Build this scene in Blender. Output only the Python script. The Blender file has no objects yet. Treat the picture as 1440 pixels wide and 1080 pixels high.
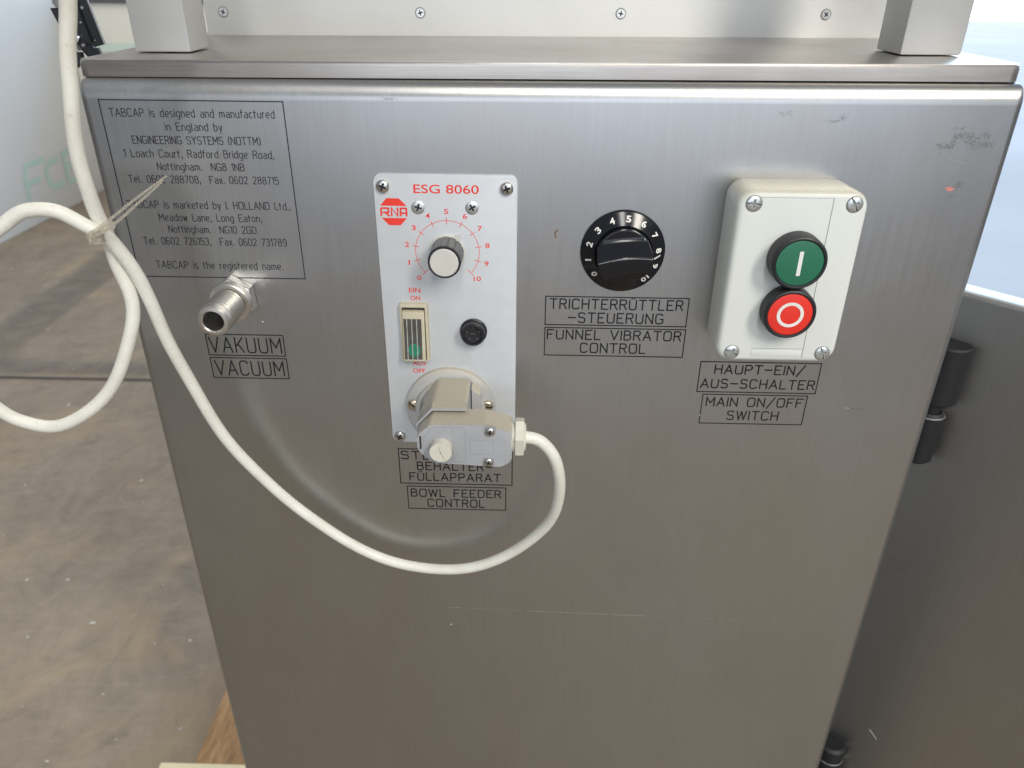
import bpy, bmesh, math, random
from mathutils import Vector, Matrix
random.seed(7)
R = math.radians
scene = bpy.context.scene
COL = scene.collection

# ------------------------------------------------------------------ camera
CAM_H = 1.3
cam_d = bpy.data.cameras.new("camera")
cam = bpy.data.objects.new("camera", cam_d); COL.objects.link(cam)
cam_d.sensor_width = 36; cam_d.lens = 27.025
cam_d.clip_start = 0.02; cam_d.clip_end = 200
M3 = Matrix(((0.99966179, -0.01875981, 0.01801057), (0.02476858, 0.47572325, -0.87924622), (0.00792644, 0.87939494, 0.47602701)))
cam.matrix_world = Matrix.Translation((0, -0.42, CAM_H)) @ M3.to_4x4()
cam_d.dof.use_dof = True; cam_d.dof.focus_distance = 0.43; cam_d.dof.aperture_fstop = 13
scene.camera = cam

# ------------------------------------------------------------------ light
w = bpy.data.worlds.new("World"); scene.world = w; w.use_nodes = True
bg = w.node_tree.nodes["Background"]
bg.inputs[0].default_value = (0.88, 0.93, 1.0, 1); bg.inputs[1].default_value = 0.30

def area(name, loc, target, sx, sy, power, col):
    d = bpy.data.lights.new(name, 'AREA'); d.shape = 'RECTANGLE'; d.size = sx; d.size_y = sy
    d.energy = power; d.color = col
    o = bpy.data.objects.new(name, d); COL.objects.link(o); o.location = loc
    o.rotation_euler = (Vector(target) - Vector(loc)).to_track_quat('-Z', 'Y').to_euler()
    return o
area("panel_reflection_lamp", (1.2, -9.0, 1.9), (0.3, 0, 1.1), 10.0, 3.2, 215, (0.80, 0.87, 1.0))  # added unseen lamp, gives the steel front a bright upper reflection
area("skylight_strip_left", (0.15, -3.4, 4.3), (0.05, 0, 1.1), 0.55, 2.2, 58, (1.0, 0.97, 0.92))
area("skylight_strip_right", (1.75, -2.3, 3.3), (0.15, 0, 1.1), 0.6, 1.6, 80, (1.0, 0.94, 0.84))
area("roof_light_back", (-0.6, 2.6, 4.2), (-1.0, 3.0, 0), 3.0, 2.0, 92, (1.0, 0.93, 0.83))
area("gate_daylight_fill", (6.5, 8.0, 5.0), (4.0, 5.0, 0), 5.0, 5.0, 230, (0.58, 0.76, 1.0))  # added lamp over the right floor, standing in for gate daylight
area("far_floor_fill", (10.0, 17.0, 8.0), (10.0, 17.0, 0), 13.0, 17.0, 2200, (0.50, 0.71, 1.0))  # added unseen overhead lamp that brightens the far right floor
scene.view_settings.view_transform = 'Standard'; scene.view_settings.look = 'None'
scene.view_settings.exposure = 0.0; scene.view_settings.gamma = 1.0

# ------------------------------------------------------------------ materials
def new_mat(name):
    m = bpy.data.materials.new(name); m.use_nodes = True
    return m, m.node_tree, m.node_tree.nodes["Principled BSDF"]
def N(nt, t, **kw):
    n = nt.nodes.new(t)
    for k, v in kw.items(): setattr(n, k, v)
    return n
def noise(nt, scale, detail=4, rough=0.55, mapscale=None, coord='Object'):
    tc = N(nt, "ShaderNodeTexCoord"); mp = N(nt, "ShaderNodeMapping")
    nt.links.new(tc.outputs[coord], mp.inputs[0])
    if mapscale: mp.inputs['Scale'].default_value = mapscale
    n = N(nt, "ShaderNodeTexNoise"); n.inputs['Scale'].default_value = scale
    n.inputs['Detail'].default_value = detail; n.inputs['Roughness'].default_value = rough
    nt.links.new(mp.outputs[0], n.inputs['Vector'])
    return n.outputs['Fac']
def ramp(nt, fac, stops):
    r = N(nt, "ShaderNodeValToRGB")
    el = r.color_ramp.elements
    while len(el) < len(stops): el.new(0.5)
    for e, (p, c) in zip(el, stops):
        e.position = p; e.color = (c[0], c[1], c[2], 1) if isinstance(c, tuple) else (c, c, c, 1)
    nt.links.new(fac, r.inputs[0]); return r.outputs[0]
def mixc(nt, fac, a, b, mode='MIX'):
    m = N(nt, "ShaderNodeMix", data_type='RGBA', blend_type=mode)
    for s, v in ((m.inputs[0], fac), (m.inputs[6], a), (m.inputs[7], b)):
        if hasattr(v, 'is_output'): nt.links.new(v, s)
        elif isinstance(v, tuple): s.default_value = (*v[:3], 1)
        else: s.default_value = v
    return m.outputs[2]
def mathn(nt, op, a, b):
    m = N(nt, "ShaderNodeMath", operation=op)
    for i, v in enumerate((a, b)):
        if hasattr(v, 'is_output'): nt.links.new(v, m.inputs[i])
        else: m.inputs[i].default_value = v
    return m.outputs[0]
def bump(nt, p, h, strength, dist):
    b = N(nt, "ShaderNodeBump"); b.inputs['Strength'].default_value = strength; b.inputs['Distance'].default_value = dist
    nt.links.new(h, b.inputs['Height']); nt.links.new(b.outputs[0], p.inputs['Normal'])

def plain(name, col, rough=0.5, metal=0.0, var=0.06, nscale=60, bstr=0.0, spec=None, dust=None, coat=0):
    m, nt, p = new_mat(name)
    f = noise(nt, nscale, 5)
    lo = tuple(c * (1 - var) for c in col); hi = tuple(min(1, c * (1 + var)) for c in col)
    c = ramp(nt, f, [(0.3, lo), (0.7, hi)])
    if dust:  # settled dust: lies on faces that look up
        g = N(nt, "ShaderNodeNewGeometry"); s = N(nt, "ShaderNodeSeparateXYZ")
        nt.links.new(g.outputs['Normal'], s.inputs[0])
        up = ramp(nt, s.outputs[2], [(0.25, 0.0), (0.8, 1.0)])
        f2 = noise(nt, 350, 6, 0.7)
        am = mathn(nt, 'MULTIPLY', up, ramp(nt, f2, [(0.25, 0.55), (0.65, 1.0)]))
        dc = ramp(nt, noise(nt, 900, 4, 0.8), [(0.3, tuple(x * 0.82 for x in dust)), (0.7, dust)])
        c = mixc(nt, am, c, dc)
    nt.links.new(c, p.inputs['Base Color'])
    p.inputs['Roughness'].default_value = rough; p.inputs['Metallic'].default_value = metal
    if coat: p.inputs['Coat Weight'].default_value = coat
    if bstr: bump(nt, p, noise(nt, 900, 3), bstr, 0.0003)
    return m

def steel(name, base, rough, aniso=0.6, grain=(700, 700, 14), var=0.05, blotch=0.06, bstr=0.12, tint=None):
    m, nt, p = new_mat(name)
    gr = noise(nt, 1.0, 6, 0.7, grain)
    bl = noise(nt, 7, 5, 0.6)
    fine = noise(nt, 160, 5, 0.7)
    c = ramp(nt, gr, [(0.3, tuple(x * (1 - var) for x in base)), (0.7, tuple(min(1, x * (1 + var)) for x in base))])
    if name == 'brushed_steel':   # heat and water stains running down the sheet
        st = noise(nt, 1.0, 5, 0.6, (16, 16, 3.5)); c = mixc(nt, ramp(nt, st, [(0.45, 0.0), (0.72, 0.55)]), c, (0.50, 0.48, 0.45))
        st2 = noise(nt, 1.0, 6, 0.7, (11, 11, 7)); c = mixc(nt, ramp(nt, st2, [(0.50, 0.0), (0.75, 0.5)]), c, (0.42, 0.425, 0.425))
    if tint:
        c = mixc(nt, ramp(nt, bl, [(0.45, 0.0), (0.75, 0.5)]), c, tint)
    c = mixc(nt, ramp(nt, fine, [(0.62, 0.0), (0.8, 0.25)]), c, tuple(x * 0.72 for x in base))
    nt.links.new(c, p.inputs['Base Color'])
    p.inputs['Metallic'].default_value = 1
    r = mathn(nt, 'ADD', mathn(nt, 'MULTIPLY', gr, 0.10), mathn(nt, 'MULTIPLY', bl, blotch * 2))
    r = mathn(nt, 'ADD', r, rough - 0.05 - blotch)
    nt.links.new(r, p.inputs['Roughness'])
    if aniso:
        p.inputs['Anisotropic'].default_value = aniso
        t = N(nt, "ShaderNodeTangent", direction_type='RADIAL', axis='Z'); nt.links.new(t.outputs[0], p.inputs['Tangent'])
    bump(nt, p, gr, bstr, 0.0002)
    return m

MAT = {}
MAT['panel'] = steel('brushed_steel', (0.505, 0.51, 0.51), 0.35, 0.45, var=.055, bstr=.11, blotch=.10)
MAT['lid'] = steel('worn_steel', (0.52, 0.49, 0.45), 0.34, 0.0, grain=(20, 500, 500), var=0.12, tint=(0.27, 0.22, 0.17))
MAT['door'] = steel('dull_steel', (0.46, 0.465, 0.465), 0.42, 0.3, bstr=0.10, blotch=.09, tint=(0.42, 0.40, 0.37))
MAT['alu'] = plain('painted_aluminium', (0.54, 0.55, 0.55), 0.42, 0.35, 0.05, 30, 0.1)
MAT['backplate'] = plain('satin_aluminium', (0.72, 0.735, 0.73), 0.42, 0.25, 0.04, 14, 0.1)
MAT['turned'] = steel('turned_steel', (0.72, 0.69, 0.65), 0.33, 0.0, grain=(40, 1800, 40), blotch=0.03, bstr=0.3)
MAT['screw'] = plain('nickel', (0.62, 0.60, 0.57), 0.28, 1.0, 0.12, 500, 0.15)
MAT['zinc'] = plain('zinc', (0.68, 0.70, 0.70), 0.35, 0.9, 0.12, 700, 0.15)
MAT['brass'] = plain('dull_brass', (0.60, 0.54, 0.42), 0.35, 1.0, 0.12, 500, 0.15)
MAT['recess'] = plain('dark_recess', (0.03, 0.03, 0.03), 0.6, 0.3)
MAT['ink'] = plain('black_engraving', (0.006, 0.007, 0.010), 0.8)
MAT['ink_thin'] = plain('grey_engraving', (0.016, 0.017, 0.026), 0.75)
MAT['esg'] = plain('anodised_plate', (0.60, 0.63, 0.66), 0.42, 0.15, 0.03, 90, 0.12)
MAT['red_ink'] = plain('red_print', (0.80, 0.045, 0.028), 0.5)
MAT['station'] = plain('white_plastic', (0.71, 0.745, 0.71), 0.38, 0, 0.02, 25, 0.05, dust=(0.66, 0.62, 0.50))
MAT['station_line'] = plain('grey_line', (0.25, 0.28, 0.26), 0.6)
MAT['black'] = plain('black_plastic', (0.014, 0.015, 0.020), 0.36, 0, 0.15, 300, 0.15)
MAT['black_satin'] = plain('black_satin_plastic', (0.014, 0.016, 0.021), 0.44, 0, 0.12, 300, 0.1, dust=(0.03, 0.03, 0.032))
MAT['hinge_black'] = plain('black_hinge_plastic', (0.007, 0.008, 0.010), 0.55, 0, 0.12, 300, 0.1)
MAT['gloss'] = plain('glossy_bakelite', (0.008, 0.009, 0.013), 0.16, 0, 0.1, 300)
MAT['green'] = plain('green_plastic', (0.018, 0.155, 0.085), 0.42, 0, 0.05, 300, 0.1)
MAT['red'] = plain('red_plastic', (0.78, 0.035, 0.020), 0.40, 0, 0.04, 300, 0.08)
MAT['white_mark'] = plain('white_mark', (0.80, 0.80, 0.76), 0.45)
MAT['knob_grey'] = plain('grey_knob_plastic', (0.04, 0.04, 0.043), 0.34, 0, 0.15, 300, 0.15, dust=(0.15, 0.15, 0.15))
MAT['cap_white'] = plain('pale_cap', (0.60, 0.60, 0.56), 0.40, 0, 0.03, 200, 0.05)
MAT['beige'] = plain('yellowed_plastic', (0.53, 0.49, 0.36), 0.40, 0, 0.06, 150, 0.05)
MAT['rocker_dark'] = plain('dark_slot', (0.07, 0.07, 0.075), 0.45)
MAT['lens'] = plain('smoked_lens', (0.075, 0.072, 0.066), 0.12, 0, 0.1, 200, coat=0.5)
MAT['lens_rib'] = plain('clear_rib', (0.42, 0.42, 0.39), 0.15, 0, 0.2, 400, coat=0.5)
MAT['lens_green'] = plain('green_lens', (0.015, 0.20, 0.12), 0.15, 0, 0.2, 300, coat=0.5)
MAT['plug'] = plain('grey_polyamide', (0.385, 0.40, 0.42), 0.45, 0, 0.05, 120, 0.12, dust=(0.50, 0.44, 0.33))
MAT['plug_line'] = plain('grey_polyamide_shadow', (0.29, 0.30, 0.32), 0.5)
MAT['socket'] = plain('socket_polyamide', (0.43, 0.44, 0.44), 0.5, 0, 0.05, 120, 0.1, dust=(0.54, 0.49, 0.38))
MAT['nut'] = plain('cream_plastic', (0.66, 0.64, 0.55), 0.4, 0, 0.05, 200, 0.1)
MAT['wall'] = plain('white_partition', (0.70, 0.72, 0.74), 0.5, 0, 0.03, 1.2)
MAT['wall_cream'] = plain('cream_partition', (0.72, 0.71, 0.63), 0.5, 0, 0.03, 3)
MAT['logo'] = plain('pale_green_paint', (0.44, 0.62, 0.56), 0.5, 0, 0.05, 5)
MAT['stripe'] = plain('faded_green_stripe', (0.58, 0.70, 0.62), 0.5)
MAT['dark_rail'] = plain('dark_rail', (0.10, 0.10, 0.10), 0.6)
MAT['pale_wood'] = plain('pale_wood', (0.72, 0.64, 0.42), 0.6, 0, 0.06, 30)
MAT['residue'] = plain('glue_residue', (0.21, 0.21, 0.22), 0.7, 0, 0.2, 500)
MAT['rust'] = plain('brown_mark', (0.17, 0.08, 0.03), 0.7)
MAT['pinkmark'] = plain('faded_red_mark', (0.75, 0.25, 0.2), 0.6)
MAT['scratch'] = plain('bright_scratch', (0.75, 0.73, 0.70), 0.3, 0.8)
MAT['faint_scratch'] = plain('faint_scratch', (0.62, 0.60, 0.57), 0.32, 1.0)
MAT['speck'] = plain('white_dust', (0.80, 0.78, 0.72), 0.8)

def cable_mat():
    m, nt, p = new_mat('cable_sheath')
    a = noise(nt, 45, 5, 0.65); b = noise(nt, 420, 4, 0.7)
    c = ramp(nt, a, [(0.3, (0.71, 0.70, 0.62)), (0.7, (0.83, 0.83, 0.77))])
    c = mixc(nt, ramp(nt, b, [(0.58, 0.0), (0.74, 0.45)]), c, (0.38, 0.34, 0.25))
    c = mixc(nt, ramp(nt, noise(nt, 22, 6, 0.75), [(0.62, 0.0), (0.70, 0.55)]), c, (0.45, 0.40, 0.31))
    nt.links.new(c, p.inputs['Base Color']); p.inputs['Roughness'].default_value = 0.42
    p.inputs['Subsurface Weight'].default_value = 0.0
    bump(nt, p, b, 0.08, 0.0004)
    return m
MAT['cable'] = cable_mat()
MAT['steel_dark'] = plain('dark_bright_edge', (0.30, 0.30, 0.30), 0.45, 0.6)
def tie_mat():
    m, nt, p = new_mat('clear_nylon')
    p.inputs['Base Color'].default_value = (0.84, 0.80, 0.70, 1); p.inputs['Roughness'].default_value = 0.2
    p.inputs['Transmission Weight'].default_value = 0.72; p.inputs['IOR'].default_value = 1.35
    bump(nt, p, noise(nt, 300, 3), 0.1, 0.0003)
    return m
MAT['tie'] = tie_mat()
def wood_mat():
    m, nt, p = new_mat('pallet_wood')
    g = noise(nt, 6, 8, 0.65, (9, 1.6, 9))
    k = noise(nt, 40, 5, 0.6, (3, 1, 3))
    c = ramp(nt, g, [(0.28, (0.16, 0.09, 0.04)), (0.5, (0.34, 0.20, 0.09)), (0.72, (0.50, 0.33, 0.17))])
    c = mixc(nt, ramp(nt, k, [(0.5, 0.0), (0.8, 0.5)]), c, (0.13, 0.08, 0.045))
    nt.links.new(c, p.inputs['Base Color']); p.inputs['Roughness'].default_value = 0.75
    bump(nt, p, k, 0.4, 0.002)
    return m
MAT['wood'] = wood_mat()
def concrete_mat():
    m, nt, p = new_mat('worn_concrete')
    def dn(scale, detail, rough, ms, dist=0.0):
        o = noise(nt, scale, detail, rough, ms); o.node.inputs['Distortion'].default_value = dist; return o
    a = dn(1.3, 9, 0.66, (1, 1, 1), .6)
    b = dn(5, 10, 0.74, (1.6, 0.8, 1), 1.2)
    fib = dn(14, 9, 0.72, (0.5, 1.6, 1), 1.8)      # trowel and tyre smears
    spk = dn(75, 9, 0.84, (1, 1, 1))
    ylw = dn(2.4, 8, 0.68, (1.2, 0.9, 1), .8)
    drk = dn(3.1, 9, 0.72, (0.8, 1.3, 1), 1.5)
    scu = dn(2.2, 4, 0.5, (5, 0.35, 1), 2.5)
    c = ramp(nt, a, [(0.32, (0.205, 0.168, 0.126)), (0.52, (0.265, 0.218, 0.164)), (0.70, (0.325, 0.272, 0.205))])
    c = mixc(nt, ramp(nt, b, [(0.40, 0.0), (0.66, 0.60)]), c, (0.15, 0.125, 0.10))
    c = mixc(nt, ramp(nt, ylw, [(0.50, 0.0), (0.68, 0.60)]), c, (0.37, 0.285, 0.17))
    c = mixc(nt, ramp(nt, fib, [(0.50, 0.0), (0.70, 0.42)]), c, (0.36, 0.315, 0.25))
    c = mixc(nt, ramp(nt, drk, [(0.56, 0.0), (0.70, 0.65)]), c, (0.115, 0.10, 0.088))
    c = mixc(nt, ramp(nt, spk, [(0.58, 0.0), (0.68, 0.65)]), c, (0.12, 0.10, 0.08))
    c = mixc(nt, ramp(nt, spk, [(0.30, 0.5), (0.40, 0.0)]), c, (0.50, 0.46, 0.39))
    c = mixc(nt, ramp(nt, scu, [(0.66, 0.0), (0.72, 0.35)]), c, (0.14, 0.125, 0.11))
    nt.links.new(c, p.inputs['Base Color'])
    nt.links.new(ramp(nt, b, [(0.3, 0.45), (0.7, 0.65)]), p.inputs['Roughness'])
    bump(nt, p, mathn(nt, 'ADD', spk, mathn(nt, 'MULTIPLY', fib, 0.8)), 0.22, 0.004)
    return m
MAT['concrete'] = concrete_mat()
MAT['pale_floor'] = plain('daylit_floor_tint', (0.31, 0.33, 0.36), 0.42, 0, 0.16, 0.7)  # pale blue-grey: daylight on the floor put into the colour
MAT['joint'] = plain('joint_filler', (0.055, 0.05, 0.048), 0.8)
def tyre_mat():
    m, nt, p = new_mat('tyre_smear')
    f = noise(nt, 9, 7, 0.7)
    nt.links.new(ramp(nt, f, [(0.35, (0.135, 0.125, 0.12)), (0.65, (0.20, 0.185, 0.17))]), p.inputs['Base Color'])
    p.inputs['Roughness'].default_value = 0.55
    tc = N(nt, "ShaderNodeTexCoord"); s = N(nt, "ShaderNodeSeparateXYZ"); nt.links.new(tc.outputs['Generated'], s.inputs[0])
    # worn edges of the rubber mark
    e = mathn(nt, 'MULTIPLY', mathn(nt, 'MULTIPLY', s.outputs[0], mathn(nt, 'SUBTRACT', 1.0, s.outputs[0])), 4.0)
    g = mathn(nt, 'MULTIPLY', mathn(nt, 'MULTIPLY', s.outputs[1], mathn(nt, 'SUBTRACT', 1.0, s.outputs[1])), 4.0)
    al = mathn(nt, 'MULTIPLY', ramp(nt, mathn(nt, 'MULTIPLY', e, g), [(0.0, 0.0), (0.7, 0.42)]), ramp(nt, noise(nt, 14, 7, 0.7), [(0.35, 0.3), (0.6, 1.0)]))
    nt.links.new(al, p.inputs['Alpha'])
    return m
MAT['tyre'] = tyre_mat()
m, nt, p = new_mat('daylight_sky')
p.inputs['Emission Color'].default_value = (0.93, 0.97, 1, 1); p.inputs['Emission Strength'].default_value = 2.2
p.inputs['Base Color'].default_value = (0, 0, 0, 1); MAT['sky'] = m

# ------------------------------------------------------------------ helpers
def P(x, z, d=0.0):          # millimetres on the steel front: x right, z up from eye height, d towards the viewer
    return Vector((x * .001, -d * .001, CAM_H + z * .001))
def props(o, label=None, cat=None, group=None, kind=None):
    if label: o['label'] = label
    if cat: o['category'] = cat
    if group: o['group'] = group
    if kind: o['kind'] = kind
    return o
def empty(name, loc, label, cat, group=None):
    o = bpy.data.objects.new(name, None); COL.objects.link(o); o.location = loc; o.empty_display_size = 0.02
    o['wloc'] = tuple(loc)
    return props(o, label, cat, group)
def wloc(o): return Vector(o['wloc']) if o is not None else Vector((0, 0, 0))
def obj(name, bm, mat, parent=None, origin=None, smooth=True, label=None, kind=None, angle=35):
    """bm holds world coordinates; the mesh is stored about `origin` (default: the parent's)"""
    org = Vector(origin) if origin is not None else (wloc(parent) if parent else None)
    if org is None:
        org = Vector((0, 0, 0))
    bmesh.ops.translate(bm, verts=bm.verts, vec=-org)
    bmesh.ops.recalc_face_normals(bm, faces=bm.faces)
    for f in bm.faces: f.smooth = smooth
    me = bpy.data.meshes.new(name); bm.to_mesh(me); bm.free()
    if smooth: me.set_sharp_from_angle(angle=R(angle))
    me.materials.append(MAT[mat] if isinstance(mat, str) else mat)
    o = bpy.data.objects.new(name, me); COL.objects.link(o)
    o.location = org - wloc(parent) if parent else org
    if parent: o.parent = parent
    o['wloc'] = tuple(org)
    if label: o['label'] = label
    if kind: o['kind'] = kind
    return o
def inst(src, parent, world, label=None):
    c = src.copy(); COL.objects.link(c); c.parent = parent
    c.location = Vector(world) - wloc(parent); c['wloc'] = tuple(world)
    if label: c['label'] = label
    return c
def finish():
    for o in bpy.data.objects:
        if 'wloc' in o: del o['wloc']

def box(bm, a, b, bev=0.0, seg=2):
    a, b = Vector(a), Vector(b)
    r = bmesh.ops.create_cube(bm, size=1.0)
    for v in r['verts']:
        v.co = Vector(((a[i] + b[i]) / 2 + v.co[i] * (b[i] - a[i]) for i in range(3)))
    if bev:
        es = list({e for v in r['verts'] for e in v.link_edges})
        bmesh.ops.bevel(bm, geom=es, offset=bev, segments=seg, profile=0.5, affect='EDGES')
def boxp(bm, x0, x1, z0, z1, d0, d1, bev=0, seg=2):
    a, b = P(x0, z0, d0), P(x1, z1, d1)
    box(bm, (min(a.x, b.x), min(a.y, b.y), min(a.z, b.z)), (max(a.x, b.x), max(a.y, b.y), max(a.z, b.z)), bev * .001, seg)
def prism(bm, pts, d0, d1, bev=0, seg=2, taper=1.0):
    n = len(pts); cx = sum(p[0] for p in pts) / n; cz = sum(p[1] for p in pts) / n
    va = [bm.verts.new(P(x, z, d0)) for x, z in pts]
    vb = [bm.verts.new(P(cx + (x - cx) * taper, cz + (z - cz) * taper, d1)) for x, z in pts]
    fa = bm.faces.new(va); fb = bm.faces.new(vb)
    for i in range(n): bm.faces.new((va[i], va[(i + 1) % n], vb[(i + 1) % n], vb[i]))
    if bev:
        es = list(fb.edges)
        bmesh.ops.bevel(bm, geom=es, offset=bev * .001, segments=seg, profile=0.5, affect='EDGES')
def rrect(x0, x1, z0, z1, r, n=6):
    out = []
    for cx, cz, a0 in ((x1 - r, z1 - r, 0), (x0 + r, z1 - r, 90), (x0 + r, z0 + r, 180), (x1 - r, z0 + r, 270)):
        for i in range(n + 1):
            a = R(a0 + 90 * i / n); out.append((cx + r * math.cos(a), cz + r * math.sin(a)))
    return out
def softpoly(pts, r=1.2, k=4):
    out = []
    for i in range(len(pts)):
        a, b, c = pts[i - 1], pts[i], pts[(i + 1) % len(pts)]; la, lc = math.dist(a, b), math.dist(b, c); q = min(r, la * .45, lc * .45)
        s_ = (b[0] + (a[0] - b[0]) * q / la, b[1] + (a[1] - b[1]) * q / la); e_ = (b[0] + (c[0] - b[0]) * q / lc, b[1] + (c[1] - b[1]) * q / lc)
        for j in range(k + 1):
            t = j / k; out.append(tuple((1 - t) ** 2 * s_[m_] + 2 * t * (1 - t) * b[m_] + t * t * e_[m_] for m_ in (0, 1)))
    return out
def circ(cx, cz, r, n=40): return [(cx + r * math.cos(2 * math.pi * i / n), cz + r * math.sin(2 * math.pi * i / n)) for i in range(n)]
def lathe(bm, cx, cz, prof, n=48):
    rings = []
    for r, d in prof:
        if r < 1e-6: rings.append([bm.verts.new(P(cx, cz, d))])
        else: rings.append([bm.verts.new(P(cx + r * math.cos(2 * math.pi * i / n), cz + r * math.sin(2 * math.pi * i / n), d)) for i in range(n)])
    for a, b in zip(rings, rings[1:]):
        for i in range(n):
            j = (i + 1) % n
            q = [a[i % len(a)], a[j % len(a)], b[j % len(b)], b[i % len(b)]]
            u = []
            for v in q:
                if v not in u: u.append(v)
            if len(u) > 2: bm.faces.new(u)
def ribbon(bm, pts, w, d, closed=False, mapf=None):
    """flat stroke of width w (mm) through 2-D points, lying at depth d"""
    mapf = mapf or (lambda x, z, d: P(x, z, d))
    q = []
    for p_ in pts:
        if not q or (abs(p_[0] - q[-1][0]) + abs(p_[1] - q[-1][1])) > 1e-5: q.append(p_)
    if closed and (abs(q[0][0] - q[-1][0]) + abs(q[0][1] - q[-1][1])) < 1e-4: q.pop()
    n = len(q)
    if n < 2: return
    L, Rr = [], []
    for i in range(n):
        if closed: a, b, c = q[i - 1], q[i], q[(i + 1) % n]
        else: a, b, c = q[max(i - 1, 0)], q[i], q[min(i + 1, n - 1)]
        def nrm(u, v):
            dx, dz = v[0] - u[0], v[1] - u[1]; l = math.hypot(dx, dz)
            return (-dz / l, dx / l) if l > 1e-9 else None
        n1, n2 = nrm(a, b), nrm(b, c)
        n1 = n1 or n2; n2 = n2 or n1
        mx, mz = n1[0] + n2[0], n1[1] + n2[1]; l2 = mx * mx + mz * mz
        if l2 < 0.15: k = w / 2; mx, mz = n1
        else: k = min(w / l2, w * 1.4); 
        ex, ez = mx * k, mz * k
        if l2 >= 0.15: pass
        L.append(bm.verts.new(mapf(b[0] + ex, b[1] + ez, d))); Rr.append(bm.verts.new(mapf(b[0] - ex, b[1] - ez, d)))
    for i in range(n if closed else n - 1):
        j = (i + 1) % n
        bm.faces.new((L[i], L[j], Rr[j], Rr[i]))
def catmull(pts, per=10, closed=False):
    out = []; n = len(pts)
    for i in range(n - 1):
        p0 = Vector(pts[max(i - 1, 0)]); p1 = Vector(pts[i]); p2 = Vector(pts[i + 1]); p3 = Vector(pts[min(i + 2, n - 1)])
        for k in range(per):
            t = k / per
            out.append(0.5 * ((2 * p1) + (-p0 + p2) * t + (2 * p0 - 5 * p1 + 4 * p2 - p3) * t * t + (-p0 + 3 * p1 - 3 * p2 + p3) * t ** 3))
    out.append(Vector(pts[-1])); return out
def smooth_path(pts, it=2):
    for _ in range(it):
        pts = [pts[0]] + [(pts[i - 1] + 2 * pts[i] + pts[i + 1]) / 4 for i in range(1, len(pts) - 1)] + [pts[-1]]
    return pts
def tube(bm, pts, r, n=16, flat=1.0, caps=True):
    t0 = (pts[1] - pts[0]).normalized(); u = t0.orthogonal().normalized(); rings = []
    for i, p_ in enumerate(pts):
        t = (pts[min(i + 1, len(pts) - 1)] - pts[max(i - 1, 0)]).normalized()
        u = (u - t * u.dot(t)).normalized(); v = t.cross(u)
        rr = r(i / (len(pts) - 1)) if callable(r) else r
        rings.append([bm.verts.new(p_ + u * rr * math.cos(2 * math.pi * k / n) + v * rr * flat * math.sin(2 * math.pi * k / n)) for k in range(n)])
    for a, b in zip(rings, rings[1:]):
        for k in range(n): bm.faces.new((a[k], a[(k + 1) % n], b[(k + 1) % n], b[k]))
    if caps: bm.faces.new(rings[0]); bm.faces.new(rings[-1])

# ---- single-stroke lettering -------------------------------------------------
L_, C_ = 'L', 'C'
G = {}
def g(ch, w_, *st): G[ch] = (w_, st)
g('A', .72, (L_, [(0, 0), (.36, 1), (.72, 0)]), (L_, [(.12, .33), (.60, .33)]))
g('B', .62, (L_, [(0, 0), (0, 1)]), (C_, [(0, 1), (.56, 1), (.56, .54), (0, .54)]), (C_, [(0, .54), (.62, .54), (.62, 0), (0, 0)]))
g('C', .66, (C_, [(.66, .80), (.60, 1), (.1, 1), (0, .8), (0, .2), (.1, 0), (.60, 0), (.66, .2)]))
g('D', .64, (L_, [(0, 0), (0, 1)]), (C_, [(0, 1), (.5, 1), (.64, .8), (.64, .2), (.5, 0), (0, 0)]))
g('E', .58, (L_, [(.58, 1), (0, 1), (0, 0), (.58, 0)]), (L_, [(0, .52), (.42, .52)]))
g('F', .58, (L_, [(.58, 1), (0, 1), (0, 0)]), (L_, [(0, .52), (.42, .52)]))
g('G', .68, (C_, [(.66, .82), (.58, 1), (.1, 1), (0, .8), (0, .2), (.1, 0), (.58, 0), (.68, .15)]), (L_, [(.68, .10), (.68, .46), (.42, .46)]))
g('H', .64, (L_, [(0, 0), (0, 1)]), (L_, [(.64, 0), (.64, 1)]), (L_, [(0, .52), (.64, .52)]))
g('I', .0, (L_, [(0, 0), (0, 1)]))
g('K', .62, (L_, [(0, 0), (0, 1)]), (L_, [(.60, 1), (0, .38)]), (L_, [(.19, .58), (.62, 0)]))
g('L', .52, (L_, [(0, 1), (0, 0), (.52, 0)]))
g('M', .76, (L_, [(0, 0), (0, 1), (.38, .35), (.76, 1), (.76, 0)]))
g('N', .64, (L_, [(0, 0), (0, 1), (.64, 0), (.64, 1)]))
g('O', .70, (C_, [(.35, 1), (.08, 1), (0, .8), (0, .2), (.08, 0), (.62, 0), (.70, .2), (.70, .8), (.62, 1), (.35, 1)]))
g('P', .60, (L_, [(0, 0), (0, 1)]), (C_, [(0, 1), (.60, 1), (.60, .46), (0, .46)]))
g('R', .62, (L_, [(0, 0), (0, 1)]), (C_, [(0, 1), (.60, 1), (.60, .50), (0, .50)]), (L_, [(.34, .50), (.62, 0)]))
g('S', .62, (C_, [(.60, .84), (.54, 1), (.06, 1), (.0, .76), (.08, .54), (.54, .50), (.62, .26), (.56, 0), (.06, 0), (0, .16)]))
g('T', .66, (L_, [(0, 1), (.66, 1)]), (L_, [(.33, 1), (.33, 0)]))
g('U', .64, (C_, [(0, 1), (0, .16), (.10, 0), (.54, 0), (.64, .16), (.64, 1)]))
g('V', .72, (L_, [(0, 1), (.36, 0), (.72, 1)]))
g('W', .92, (L_, [(0, 1), (.22, 0), (.46, .95), (.70, 0), (.92, 1)]))
g('Y', .66, (L_, [(0, 1), (.33, .5), (.66, 1)]), (L_, [(.33, .5), (.33, 0)]))
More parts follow.
